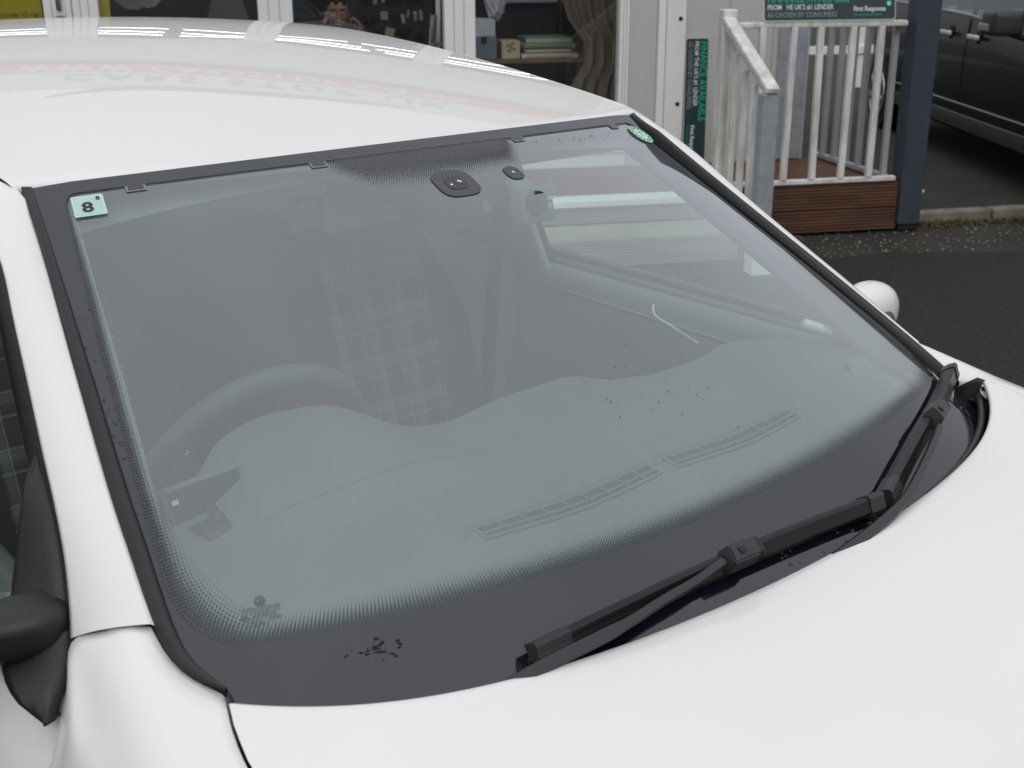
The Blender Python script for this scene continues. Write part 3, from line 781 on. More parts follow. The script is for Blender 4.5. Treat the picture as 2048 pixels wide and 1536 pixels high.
# dark inner structure under the panel gaps
for sgn in (1, -1):
    a = GAP * np.array([-sgn, 1, 1]) + np.array([0, 0, -.030]); gridmesh("gutter", np.stack([a + np.array([-.03, 0, 0]), a + np.array([.03, 0, 0])]), "shut_gap", car, flip=True)
    jp = np.stack([Ipil[0], np.array(Op[0])]) + np.array([.004, -.002, -.014])
    jj = np.stack([jp + np.array([0, .03, 0.0]), jp + np.array([0, -.03, -.01])]) * np.array([sgn, 1, 1.0])
    gridmesh("joint_gutter", jj, "shut_gap", car, flip=(sgn > 0))

# ---- body sides, doors, bumper, tail: the rest of the car
def flank(y, z):
    """half width of the body side"""
    w = np.interp(z, [.16, .25, .45, .65, .82, .93, .965], [.845, .868, .886, .890, .880, .848, .826])
    ty = np.interp(y, [-.6, .2, 1.2, 1.9, 2.25], [0, .004, .002, -.03, -.10])
    return w + ty
for sgn, sd in ((1, "left"), (-1, "right")):
    zz = np.array([.20, .25, .35, .45, .55, .65, .74, .82, .88, .93, .950, .962])
    for nm, y0, y1 in (("front_door", -.540, .49), ("rear_door", .497, 1.28)):
        yy = np.linspace(y0, y1, 12)
        P = np.stack([np.stack([(flank(yy, z) - np.clip((-.20 - yy) / .33, 0, 1) ** 2 * (flank(yy, z) - np.interp(z, [.3, .6, .85, .95, .99], [.872, .872, .832, .789, .772]))) * sgn, yy + (.0 if y0 > 0 else .10 * np.clip(z - .80, 0, 1) * np.clip(-yy * 2, 0, 1)), np.full_like(yy, z) + (.035 * np.clip((yy + .55), 0, 3) / 2 - .035 * np.clip((-.38 - yy) / .12, 0, 1) if z > .9 else 0)], -1) for z in zz])
        door = gridmesh(nm, P, "paint_white", car, flip=(sgn < 0), thick=.02)
        # belt moulding
        bl = P[-1][3 if y0 < 0 else 0:] + np.array([-.012 * sgn, 0, .004])
        sweep("belt_moulding", bl, [(-.012, -.006), (.012, -.006), (.010, .006), (-.008, .006)], "trim_rubber", door)
        hy = y1 - .17
        hb = box("door_handle", (-.09, -.012, -.014), (.09, .014, .014), "paint_white", door, .006, basis((sgn * (flank(hy, .80) + .02), hy, .80), (0, 1, 0), (sgn, 0, 0), (0, 0, 1)), True, 2)
    # rear quarter and sill
    yy = np.linspace(1.287, 2.25, 12)
    P = np.stack([np.stack([flank(yy, z) * sgn, yy, np.full_like(yy, z) + (.05 if z > .9 else 0)], -1) for z in zz])
    gridmesh("rear_quarter", P, "paint_white", car, flip=(sgn < 0))
    yy = np.linspace(-.55, 1.4, 8)
    gridmesh("sill_panel", np.stack([np.stack([np.full_like(yy, x) * sgn, yy, np.full_like(yy, z)], -1) for x, z in ((.82, .14), (.86, .17), (.866, .205), (.84, .24))]), "paint_white", car, flip=(sgn < 0))
    # side windows (front, rear)
    def wx(y, z): return .765 - .37 * (z - 1.0)
    for nm, y0, y1 in (("front_side_window", -.46, .44), ("rear_side_window", .50, 1.30)):
        yy = np.linspace(y0, y1, 24)
        top = np.interp(yy, Oc[:, 1], Oc[:, 2]) - .028; bot = np.full_like(yy, .955) + .035 * np.clip(yy + .55, 0, 3) / 2
        top = np.maximum(top, bot + .002)
        P = np.stack([np.stack([wx(yy, bot + (top - bot) * w) * sgn, yy, bot + (top - bot) * w], -1) for w in np.linspace(0, 1, 6)])
        gridmesh(nm, P, "side_glass" if y0 < 0 else "rear_glass", car, flip=(sgn < 0))
    # middle pillar, outside black, inside grey
    pz = np.linspace(.93, 1.385, 6)
    for nm, mt, dx, y0, y1 in (("middle_pillar_cover", "gloss_black", .003, .435, .50), ("middle_pillar_trim", "trim_grey", -.045, .40, .52)):
        P = np.stack([np.stack([(wx(0, pz) + dx) * sgn, np.full_like(pz, y) + .10 * (pz - 1.2), pz], -1) for y in np.linspace(y0, y1, 4)])
        gridmesh(nm, P, mt, car, flip=(sgn > 0), thick=.02 if dx < 0 else 0)
    # door top frame inside, door card
    yy = np.linspace(-.50, .46, 14)
    zb = .950 + .035 * np.clip(yy + .55, 0, 3) / 2
    rows_ = []
    for dx, dz in ((-.008, .004), (-.03, .006), (-.055, .002), (-.070, -.015), (-.085, -.08), (-.080, -.20), (-.11, -.26), (-.06, -.45)):
        rows_.append(np.stack([(wx(0, zb) + dx) * sgn, yy, zb + dz], -1))
    card = gridmesh("door_card", np.stack(rows_), "dash_plastic", car, flip=(sgn > 0))
    hp = [(sgn * .712, .045, .955), (sgn * .700, .035, .942), (sgn * .698, -.02, .925), (sgn * .700, -.09, .905)]
    sweep("inner_door_handle", lerp_path(hp, 12), circ(.0036, 8), "handle_chrome", card)
    sweep("door_card_trim", lerp_path([(sgn * .712, -.42, .915), (sgn * .702, -.1, .925), (sgn * .702, .40, .94)], 16), circ(.0035, 6), "satin_metal", card)
    # front pillar trim inside
    yy = np.linspace(0, 1, 24)
    ia = G(np.full(24, -.90), np.linspace(.19, .985, 24), -.012); oa = lerp_path([o_ for o_ in Op[:9]], 24) + np.array([.035, .02, -.012])
    mid = (ia + oa) / 2 + np.array([.020, .035, -.020])
    gridmesh("front_pillar_trim", np.stack([ia, ia * .5 + mid * .5 + np.array([.002, .008, -.004]), mid, mid * .45 + oa * .55 + np.array([.002, .008, -.004]), oa]) * np.array([sgn, 1, 1.0]), "trim_grey", car, flip=(sgn < 0))
    # wheels (simple but complete), hidden below in the photograph
    for wy in (-.97, 1.63):
        bm = bmesh.new()
        bmesh.ops.create_cone(bm, cap_ends=True, segments=40, radius1=.315, radius2=.315, depth=.20)
        bmesh.ops.bevel(bm, geom=[e_ for e_ in bm.edges if len(e_.link_faces) == 2 and abs(e_.verts[0].co.z) > .09 and abs(e_.verts[1].co.z - e_.verts[0].co.z) < .01], offset=.02, segments=2, affect='EDGES')
        wf = basis((sgn * .775, wy, .315), (0, 1, 0), (0, 0, 1), (sgn, 0, 0))
        bmesh.ops.transform(bm, matrix=wf, verts=bm.verts)
        wheel = bm_mesh("wheel", bm, "tyre", car, True)
        bm = bmesh.new()
        bmesh.ops.create_cone(bm, cap_ends=True, segments=32, radius1=.215, radius2=.20, depth=.012, matrix=Matrix.Translation((0, 0, .103)))
        for k in range(5):
            add_box(bm, (-.025, .03, .105), (.025, .20, .122), .004, Matrix.Rotation(k * 2 * math.pi / 5, 4, 'Z'))
        bmesh.ops.transform(bm, matrix=wf, verts=bm.verts); bm_mesh("rim", bm, "alloy", wheel)
# nose, tail, rear screen, floor
u_ = np.linspace(-1, 1, 21)
rows = [np.stack([x * u_, y + .20 * u_ ** 2 * (1 if y < 0 else -1), np.full_like(u_, z)], -1) for x, y, z in ((.70, -1.83, .745), (.80, -1.88, .66), (.85, -1.90, .55), (.86, -1.90, .40), (.84, -1.86, .25), (.80, -1.80, .18))]
gridmesh("front_bumper", np.stack(rows), "paint_white", car)
gr_ = np.stack([np.stack([x * u_, y + .18 * u_ ** 2, np.full_like(u_, z)], -1) for x, y, z in ((.62, -1.895, .69), (.64, -1.912, .61))]); gridmesh("grille", gr_, "gloss_black", car)
rows = [np.stack([x * u_, y - .10 * u_ ** 2, np.full_like(u_, z)], -1) for x, y, z in ((.655, 1.66, 1.335), (.70, 1.80, 1.27), (.74, 2.02, 1.05))]
gridmesh("rear_screen", np.stack(rows), "rear_glass", car, flip=False)
rows = [np.stack([x * u_, y - .15 * u_ ** 2, np.full_like(u_, z)], -1) for x, y, z in ((.74, 2.02, 1.05), (.84, 2.22, .98), (.86, 2.28, .75), (.86, 2.30, .45), (.82, 2.22, .22))]
gridmesh("tailgate", np.stack(rows), "paint_white", car, flip=False)
for sgn in (1, -1):
    P = np.stack([np.stack([np.array([.68, .76, .83]) * sgn, np.array([1.28, 1.3, 1.3]), np.array([1.37, 1.18, .99])], -1), np.stack([np.array([.655, .72, .80]) * sgn, np.array([1.62, 1.88, 2.15]), np.array([1.345, 1.18, 1.0])], -1)])
    gridmesh("rear_pillar", P, "paint_white", car, flip=(sgn < 0))
box("floor_pan", (-.80, -.62, .18), (.80, 2.15, .24), "carpet", car, .01)
box("bulkhead", (-.80, -.74, .20), (.80, -.70, .90), "carpet", car, .005)
box("engine_bay", (-.62, -1.72, .25), (.62, -.80, .66), "shut_gap", car, .02)
# headlining
rows = []
for y in np.linspace(-.085, 1.6, 12):
    yy = y + .0 * ss; rows.append(np.stack([(rhalf(yy) + .05) * ss, yy, RZ(ss, yy) - .035 - .025 * ss ** 4], -1))
gridmesh("headlining", np.stack(rows), "headliner", car, flip=True)
# sun visors folded up
for sgn in (1, -1):
    bm = bmesh.new(); add_box(bm, (-.20, -.006, -.085), (.20, .010, .085), .006, None, 2)
    fr_ = basis((sgn * .335, .035, 1.338), (1, 0, 0), (0, .28, -.96), (0, .96, .28))
    bmesh.ops.transform(bm, matrix=fr_, verts=bm.verts); bm_mesh("sun_visor", bm, "headliner", car, True)

# ---- wipers: arm, blade, connector each
def wiper(path_uv, armpath, conn, rotw):
    root = None
    q = np.array(path_uv); P_ = lerp_path(G(q[:, 0], q[:, 1], .024), 40); qq = np.linspace(0, 1, 40); q = np.stack([np.interp(qq, np.linspace(0, 1, len(q)), q[:, k]) for k in (0, 1)], -1); N_ = Gn(q[:, 0], q[:, 1])
    sc = np.ones((40, 2)); 
    BK = 1.22
    prof = [(-.0115, -.006), (-.004, -.009), (.006, -.009), (.0115, -.0045), (.0095, .000), (.0035, .0035), (-.001, .0075), (-.0045, .0080), (-.0085, .0020)]; prof = [(a * BK, b * BK) for a, b in prof]
    bl = sweep("wiper_blade", P_, prof, "wiper_black", car, N_, smooth=False)
    sweep("wiper_rubber", P_ - N_ * .017, [(-.0025, -.005), (.0025, -.005), (.0035, .006), (-.0035, .006)], "trim_rubber", bl, N_)
    # metal-edged spine
    t_ = frames(P_); s_ = np.cross(t_, N_)
    for a, b in ((0, 3), (37, 39)):
        sweep("blade_end_cap", P_[a:b + 1] + N_[a:b + 1] * .001, [(x * 1.12, y * 1.10) for x, y in prof], "wiper_arm", bl, N_[a:b + 1], smooth=False)
    qa = uvpath([(a, b) for a, b, h in armpath], 30)
    hs = np.interp(np.linspace(0, 1, 30), np.linspace(0, 1, len(armpath)), [h for a, b, h in armpath])
    PA = G(qa[:, 0], qa[:, 1], hs); NA = Gn(qa[:, 0], qa[:, 1])
    wsc = np.stack([np.interp(np.linspace(0, 1, 30), [0, .5, .54, 1], [.85, .75, .58, .5]), np.full(30, 1.0)], -1)
    arm = sweep("wiper_arm", PA, [(-.009, -.005), (.009, -.005), (.0105, .001), (.008, .0055), (-.008, .0055), (-.0105, .001)], "wiper_arm", car, NA, scale=wsc, smooth=False)
    # connector block: chamfered housing bridging arm and blade
    cu_, cv_ = conn
    o_ = G(np.array(cu_), np.array(cv_), .030); n_ = Gn(np.array(cu_), np.array(cv_))
    i_ = np.argmin(np.linalg.norm(P_ - o_, axis=1)); x_ = t_[i_]; y_ = np.cross(n_, x_); fr_ = basis(P_[i_] + n_ * .012, x_, y_, n_)
    bm = bmesh.new()
    V = [(-.026, -.016, -.012), (.026, -.016, -.012), (.034, .013, -.012), (-.020, .015, -.012), (-.022, -.012, .009), (.024, -.013, .008), (.029, .009, .009), (-.016, .011, .010)]
    vs_ = [bm.verts.new(v) for v in V]
    for f in ((0, 3, 2, 1), (4, 5, 6, 7), (0, 1, 5, 4), (1, 2, 6, 5), (2, 3, 7, 6), (3, 0, 4, 7)): bm.faces.new([vs_[i] for i in f])
    bmesh.ops.bevel(bm, geom=list(bm.edges), offset=.0022, segments=2, affect='EDGES')
    bmesh.ops.transform(bm, matrix=fr_, verts=bm.verts); cn = bm_mesh("wiper_connector", bm, "wiper_arm", arm)
    box("release_button", (-.006, -.005, .0085), (.003, .004, .0115), "wiper_black", cn, .0008, fr_)
    box("connector_cap", (.025, -.013, -.011), (.036, .011, .007), "wiper_black", cn, .003, fr_)
    return arm
wiper([(-.5254, .0845), (-.3671, .0992), (-.1875, .1083), (.0153, .1059), (.2284, .0906)],
      [(-.64, .0480, .006), (-.5064, .0694, .020), (-.4485, .0745, .026), (-.3861, .0801, .030), (-.3046, .0914, .032), (-.2400, .0980, .032), (-.1796, .1065, .036)], (-.140, .1100), 0)
wiper([(.2494, .0880), (.4329, .1277), (.6200, .1530), (.8650, .1560)],
      [(-.08, .0400, .004), (.0038, .0508, .016), (.1407, .0591, .024), (.2536, .0693, .028), (.4107, .1016, .030), (.5202, .1268, .034)], (.56, .148), 0)

# ---- door mirrors
def mirror(sgn):
    q = np.array([sgn, 1, 1.0])
    c = np.array([.886 if sgn > 0 else .94, -.335, .988])
    V, F = [], []
    # housing: super-ellipsoid flattened at the rear, tapering to the inner end
    nu, nv = 28, 16
    rows = []
    for i in range(nv + 1):
        a = -math.pi / 2 + math.pi * i / nv
        ring_ = []
        for j in range(nu):
            b = 2 * math.pi * j / nu
            ex = lambda t, e: math.copysign(abs(t) ** e, t)
            x = .104 * ex(math.sin(a), .75); rr = ex(math.cos(a), .62)
            y = .058 * rr * ex(math.cos(b), .85); z = .058 * rr * ex(math.sin(b), .85)
            if y > 0: y *= .55
            k = 1 - .22 * (x < 0) * (-x / .118)
            ring_.append(c + np.array([x, y * k + .10 * (x + .05) * -.15 + .15 * x, z * k - .05 * x]))
        rows.append(ring_)
    h = gridmesh("door_mirror", np.array(rows) * q, "paint_white", car, closed_u=True, flip=(sgn < 0))
    # lower black shell and arm growing out of a triangular foot
    foot = [(.794, -.545, 1.165), (.790, -.57, 1.02), (.826, -.60, .955), (.828, -.36, .958), (.80, -.40, 1.04)]
    pth = lerp_path([(.745, -.450, .990), (.785, -.436, .986), (.84, -.405, .978), (.90, -.365, .975)], 16)
    sc = np.stack([np.interp(np.linspace(0, 1, 16), [0, .12, .3, .6, 1], [.7, 1.05, 1.10, .98, .9]), np.interp(np.linspace(0, 1, 16), [0, .12, .3, .6, 1], [.7, 1.0, 1.05, .95, .85])], -1)
    sweep("mirror_arm", pth * q, rrect(.070, .054, .020, 5), "black_plastic", h, scale=sc)
    A = lerp_path([(.711, -.312, 1.122), (.730, -.382, 1.078), (.742, -.423, 1.043), (.755, -.456, 1.008), (.772, -.486, .978), (.796, -.516, .950), (.814, -.528, .922)], 20)
    Bm = lerp_path([(.712, -.310, 1.123), (.735, -.332, 1.102), (.754, -.347, 1.060), (.772, -.366, 1.020), (.796, -.396, .975), (.822, -.440, .952), (.828, -.500, .938), (.814, -.528, .925)], 20)
    mid = (A + Bm) / 2 + np.sin(np.linspace(0, 1, 20) * math.pi)[:, None] * np.array([.004, 0, .001])
    gridmesh("mirror_foot", np.stack([A + np.array([-.012, .004, 0]), A, A * .6 + mid * .4 + np.array([.003, 0, 0]), mid, mid * .4 + Bm * .6 + np.array([.002, 0, 0]), Bm, Bm + np.array([-.02, .004, 0])]) * q, "black_plastic", h, flip=(sgn > 0))
    gl_ = [(c + np.array([.085 * math.cos(t), .028, .045 * math.sin(t)])) * q for t in np.linspace(0, 2 * math.pi, 25)[:-1]]
    mesh("mirror_glass", gl_, [tuple(range(24))], "chrome", h)
mirror(1); mirror(-1)

# ---- dashboard
YR_X = [-.72, -.55, -.45, -.36, -.25, -.16, -.10, .018, .150, .178, .205, .28, .369, .43, .483, .55, .62, .72]
YR_Y = [-.40, -.30, -.235, -.205, -.225, -.280, -.292, -.264, -.258, -.268, -.320, -.346, -.346, -.335, -.317, -.322, -.355, -.42]
def dash_z(x, y):
    z = 1.0 - .075 * np.clip((-.60 - y) / .2, 0, 1.5) ** 1.4
    hump = .052 * np.exp(-(((x + .352) / .145) ** 4)) * np.clip(1 - ((y + .25) / .22) ** 2, 0, 1) ** .7
    z = z + hump - .020 * np.clip((np.abs(x) - .5) / .2, 0, 1) ** 2 - .060 * np.clip((np.abs(x) - .52) / .14, 0, 1.4) ** 2 * np.clip((-.50 - y) / .14, 0, 1)
    z = z + .006 * np.clip((x - .17) / .02, -1, 0) * 0
    return z
xs = np.linspace(-.72, .72, 121)
yr_ = np.interp(xs, YR_X, YR_Y)
yfr_ = -.83 + .22 * (xs / .72) ** 2
rows = []
for w in np.linspace(0, 1, 50):
    y = yfr_ + (yr_ - yfr_) * w; rows.append(np.stack([xs, y, dash_z(xs, y)], -1))
last = rows[-1]
for dy, dz in ((.006, -.004), (.010, -.014), (.008, -.05), (.02, -.16), (.05, -.40)): rows.append(last + np.array([0, dy, dz]))
dash = gridmesh("dashboard", np.stack(rows), "dash_plastic", car, flip=False)
tag(dash, "grey moulded dashboard top under the glass")
def dline(name, pts, r, mat, off=.0, n=30):
    p = lerp_path([(a, b) for a, b in pts], n); P_ = np.stack([p[:, 0], p[:, 1], dash_z(p[:, 0], p[:, 1]) + off], -1)
    return sweep(name, P_, circ(r, 6), mat, dash)
dline("dash_seam", [(-.55, -.42), (-.40, -.43), (-.22, -.42), (0, -.385), (.11, -.345), (.20, -.275)], .0009, "dash_plastic", .0002, 50)
# demister outlet: two grilles with cross slats in a raised surround
for x0, x1 in ((-.312, -.012), (.020, .300)):
    q = lerp_path([(x0, -.612 + .05 * x0 ** 2), ((x0 + x1) / 2, -.620 + .03 * ((x0 + x1) / 2) ** 2), (x1, -.612 + .05 * x1 ** 2)], 24)
    a = q + np.array([0, .013]); b = q - np.array([0, .013])
    tz = lambda p, o: np.stack([p[:, 0], p[:, 1], dash_z(p[:, 0], p[:, 1]) + o], -1)
    vent = gridmesh("demister_slot", np.stack([tz(b, .0010), tz(a, .0010)]), "dash_dark", dash)
    ring_ = np.r_[b, a[::-1], b[:1]]
    sweep("slot_surround", tz(ring_, .0015), [(-.0025, -.002), (.0025, -.002), (.0015, .0022), (-.0015, .0022)], "dash_plastic", vent)
    sweep("slot_bar", tz(q + np.array([0, -.003]), .002), [(-.0012, -.003), (.0012, -.003), (.0012, .0015), (-.0012, .0015)], "dash_plastic", vent)
    n_ = 9
    for k in range(1, n_):
        xk = x0 + (x1 - x0) * k / n_; yk = np.interp(xk, q[:, 0], q[:, 1])
        zz = float(dash_z(np.array(xk), np.array(yk)))
        box("slot_slat", (xk - .0012, yk - .0125, zz - .001), (xk + .0012, yk + .0125, zz + .0042), "dash_plastic", vent, .0004)
    sp2 = np.r_[lerp_path(np.r_[[(x0 - .022, -.607)], q + np.array([0, .024]), [(x1 + .022, -.607)]], 40)]
    sweep("slot_rim", tz(sp2, .0), circ(.0022, 6), "dash_plastic", vent)
# dashboard corner tag (light card) at the far side
bm = bmesh.new(); add_box(bm, (-.020, -.030, .0), (.020, .030, .006), .001)
bmesh.ops.transform(bm, matrix=basis((.545, -.562, float(dash_z(np.array(.545), np.array(-.562))) + .002), (.8, -.6, .0), (.58, .78, .25), (-.15, -.2, .97)), verts=bm.verts)
o = bm_mesh("sunlight_sensor", bm, "dash_plastic", dash)

# ---- steering wheel
sc_ = np.array([-.312, -.075, .914]); sn_ = np.array([0, .90, .43]); sn_ /= np.linalg.norm(sn_)
sx_ = np.array([1.0, 0, 0]); sy_ = np.cross(sn_, sx_); sy_ = -sy_ if sy_[2] < 0 else sy_
th = np.linspace(0, 2 * math.pi, 73)
pth = np.stack([sc_ + .183 * (math.cos(t) * sx_ + math.sin(t) * sy_) for t in th])
wheel = sweep("steering_wheel", pth, circ(.0168, 14), "leather", car, sn_, cap=False)
for a0 in (0.0, math.pi, -math.pi / 2):
    d_ = math.cos(a0) * sx_ + math.sin(a0) * sy_
    sweep("wheel_spoke", np.stack([sc_ + d_ * r for r in (.05, .10, .15, .178)]) - sn_ * .012, rrect(.05, .018, .006), "dash_dark", wheel, sn_, scale=np.array([1.3, 1.0, .8, .9]))
bm = bmesh.new(); bmesh.ops.create_uvsphere(bm, u_segments=24, v_segments=12, radius=1.0)
bmesh.ops.transform(bm, matrix=basis(sc_, sx_ * .085, sy_ * .07, sn_ * .03), verts=bm.verts); bm_mesh("wheel_hub", bm, "dash_dark", wheel, True)
sweep("wheel_inlay", np.stack([sc_ - sn_ * .012 + .158 * (math.cos(t) * sx_ + math.sin(t) * sy_) for t in np.linspace(2.5, 3.4, 14)]), circ(.003, 6), "satin_metal", wheel, sn_)
sweep("wheel_column", np.stack([sc_ - sn_ * .02, sc_ - sn_ * .16]), circ(.045, 14), "dash_dark", wheel, np.array([1.0, 0, 0]))

# ---- front seats with tartan centres
def seat(cx):
    root = None
    up_ = np.array([0, .30, .954]); fr_n = np.array([0, -.954, .30])
    o_ = np.array([cx, .44, .52])
    H_ = .60
    xs_ = np.linspace(-1, 1, 33); rows = []
    for w in np.linspace(0, 1, 20):
        half = np.interp(w, [0, .15, .6, .9, 1], [.22, .245, .245, .19, .12])
        bol = .05 * np.exp(-((np.abs(xs_) - .82) / .16) ** 2) * np.interp(w, [0, .1, .6, .95, 1], [.5, 1, 1, .3, 0])
        dep = .055 * (1 - np.abs(xs_) ** 6) * np.interp(w, [0, .05, .93, 1], [.3, 1, 1, .0]) + bol
        rows.append(o_ + np.outer(xs_ * half, [1, 0, 0]) + up_ * (H_ * w) + np.outer(dep, fr_n))
    back_f = np.stack(rows)
    sb = gridmesh("seat_back", back_f, "seat_cloth", car)
    gridmesh("seat_back_shell", (back_f * np.array([1, 1, 1]))[:, ::8] - fr_n * .07, "dash_dark", sb, flip=True)
    # tartan centre panel
    rows, U = [], []
    xi = np.linspace(-.135, .125, 9)
    for w in np.linspace(.06, .90, 24):
        rows.append(o_ + np.outer(xi, [1, 0, 0]) + up_ * (H_ * w) + fr_n * (.055 * np.interp(w, [0, .05, .93, 1], [.3, 1, 1, 0]) + .006 + .004))
        U.append(np.stack([xi + .2, np.full_like(xi, H_ * w)], -1))
    gridmesh("tartan_panel", np.stack(rows), "tartan_cloth", sb, uv=np.stack(U))
    bm = bmesh.new(); add_box(bm, (-.13, -.055, 0), (.13, .05, .17), .04, None, 4)
    bmesh.ops.transform(bm, matrix=basis(o_ + up_ * .66, (1, 0, 0), -fr_n, up_), verts=bm.verts); bm_mesh("headrest", bm, "seat_cloth", sb, True)
    for s_ in (-1, 1): sweep("headrest_post", np.stack([o_ + up_ * z + np.array([s_ * .06, 0, 0]) for z in (.55, .70)]), circ(.006, 8), "chrome", sb, np.array([1.0, 0, 0]))
    bm = bmesh.new(); add_box(bm, (-.25, -.02, .28), (.25, .50, .46), .05, None, 3); bmesh.ops.translate(bm, vec=(cx, -.02, 0), verts=bm.verts)
    bm_mesh("seat_cushion", bm, "seat_cloth", sb, True)
seat(.345); seat(-.375)
bm = bmesh.new(); add_box(bm, (-.62, 1.28, .35), (.62, 1.45, .98), .06, None, 3); bm_mesh("rear_seat", bm, "seat_cloth", car, True)
bm = bmesh.new(); add_box(bm, (-.10, -.22, .24), (.10, .45, .58), .03, None, 2); bm_mesh("centre_console", bm, "dash_dark", car, True)
# seat belts on the middle pillars
for sgn in (1, -1):
    a = lerp_path([(sgn * .655, .43, 1.28), (sgn * .62, .44, 1.0), (sgn * .60, .46, .6)], 14)
    gridmesh("seat_belt", np.stack([a + np.array([0, -.023, 0]), a + np.array([0, .023, 0])]), "dash_dark", car, thick=.002)
# interior mirror hanging from the glass
bm = bmesh.new(); add_box(bm, (-.115, -.012, -.032), (.115, .014, .032), .012, None, 3)
bmesh.ops.transform(bm, matrix=basis((.0, .02, 1.262), (.97, .10, -.0), (-.1, .93, -.25), (0, .26, .96)), verts=bm.verts)
im = bm_mesh("interior_mirror", bm, "dash_plastic", car, True)
sweep("mirror_stalk", lerp_path([(0, -.12, 1.312), (0, -.07, 1.30), (0, .0, 1.278)], 8), circ(.012, 8), "dash_dark", im)
box("mirror_base", (-.045, -.20, 1.255), (.045, -.10, 1.30), "dash_dark", im, .008, None, True, 2)

# ---- loose things fixed inside: dashcam and small display (things of their own)
fr = glass_frame(.185, .845, 0.0)
dc = empty("dashcam", tuple(fr @ Vector((0, 0, -.04))), label="small square dashcam stuck behind the top of the windscreen", cat="dashcam")
bx = fr @ Matrix.Translation((.012, -.016, -.028)) @ Matrix.Rotation(math.radians(48), 4, 'X')
box("camera_body", (-.034, -.028, -.017), (.034, .028, .012), "dash_plastic", dc, .005, bx, True, 2)
bm = bmesh.new(); bmesh.ops.create_cone(bm, cap_ends=True, segments=24, radius1=.021, radius2=.017, depth=.014, matrix=bx @ Matrix.Translation((-.008, .002, .018))); bm_mesh("lens_barrel", bm, "dash_dark", dc)
bm = bmesh.new(); bmesh.ops.create_cone(bm, cap_ends=True, segments=20, radius1=.010, radius2=.009, depth=.004, matrix=bx @ Matrix.Translation((-.008, .002, .026))); bm_mesh("lens", bm, "screen", dc)
box("bracket", (-.018, -.010, -.02), (.018, .030, -.001), "dash_plastic", dc, .004, fr, True)
text_mesh("camera_print", "Nextar", .0085, "label_glint_white", bx @ Matrix.Translation((.014, .004, .0125)), dc, .0001, bold=.0002)
text_mesh("camera_print", "SE1", .0095, "label_glint_white", bx @ Matrix.Translation((.015, -.008, .0125)), dc, .0001, bold=.0003)

hu = empty("display_unit", (-.525, -.30, 1.0), label="small dark display unit on a clear foot on the driver's side of the dashboard", cat="display")
ds = basis((-.505, -.285, 1.052), (.985, .02, .17), (-.02, .30, .95), (0, -.95, .30))
ds = basis((-.520, -.325, 1.014), np.array([.998, .0, .06]), np.array([-.055, .42, .906]), np.array([-.025, -.907, .42]))
box("display_case", (-.052, -.028, -.016), (.052, .028, .010), "dash_plastic", hu, .006, ds, True, 2)
box("display_screen", (-.049, -.027, .0085), (.049, .022, .0112), "screen", hu, .001, ds)
box("display_glint", (-.047, .004, .0110), (-.038, .010, .0120), "label_glint_white", hu, .0005, ds)  # small white block drawn as a highlight on the screen
bm = bmesh.new(); add_box(bm, (-.030, -.020, 0), (.030, .020, .006), .003, None, 2); bmesh.ops.transform(bm, matrix=basis((-.535, -.385, 1.000), (.97, .2, 0), (-.2, .97, .1), (0, -.1, 1)), verts=bm.verts); bm_mesh("stand_foot", bm, "screen_face", hu, True)
sweep("stand_arm", lerp_path([(-.53, -.38, 1.004), (-.528, -.365, 1.008), (-.52, -.335, 1.01)], 8), circ(.007, 8), "screen_face", hu)
# ================================================================== SHOP
def bbox_(name, lo, hi, mat, parent, bev=.004, smooth=False, seg=1): return box(name, lo, hi, mat, parent, bev, BF, smooth, seg)
WD = 5.95
shop = empty("shop_building", tuple(bw(1.0, WD, 0)), B_ROT, "single storey office with white framed windows and pale grey cladding", "building")
FLOOR, SILL, HEAD = .30, .62, 2.62
# cladding, in upright panels, right of the windows
for a, b in ((2.365, 2.55), (2.735, 3.05), (3.053, 3.36), (3.363, 3.63)):
    bbox_("cladding_panel", (a, WD, .0), (b, WD + .10, 3.28), "wall_clad", shop, .002)
bbox_("corner_trim", (2.553, WD - .035, .0), (2.60, WD + .10, 3.28), "upvc", shop, .004)
tr_ = bbox_("cover_strip", (2.603, WD - .050, .0), (2.732, WD + .08, 3.28), "clad_trim", shop, .006)
for z in (1.24, .70): 
    bm = bmesh.new(); bmesh.ops.create_cone(bm, cap_ends=True, segments=14, radius1=.013, radius2=.013, depth=.01, matrix=BF @ Matrix.Translation((2.690, WD - .052, z)) @ Matrix.Rotation(math.pi / 2, 4, 'X')); bm_mesh("bolt_hole", bm, "shut_gap", tr_)
bbox_("end_wall", (3.53, WD + .103, 0), (3.63, 11.0, 3.28), "wall_clad", shop, .002)
bbox_("left_wall", (-6.0, WD, 0), (-2.0, WD + .10, 3.28), "wall_clad", shop, .002)
bbox_("window_head", (-2.0, WD - .004, HEAD), (2.362, WD + .12, 3.28), "facade_upper", shop, .003)
bbox_("stall_riser", (-.86, WD + .012, .02), (2.362, WD + .10, SILL - .04), "upvc", shop, .003)
bbox_("riser_moulding", (-.86, WD - .004, .385), (2.355, WD + .010, .400), "wall_clad", shop, .003)
bbox_("riser_moulding", (1.86, WD - .004, .403), (1.875, WD + .010, SILL - .045), "wall_clad", shop, .003)
bbox_("sill", (-.86, WD - .045, SILL - .04), (2.362, WD + .10, SILL), "upvc", shop, .005)
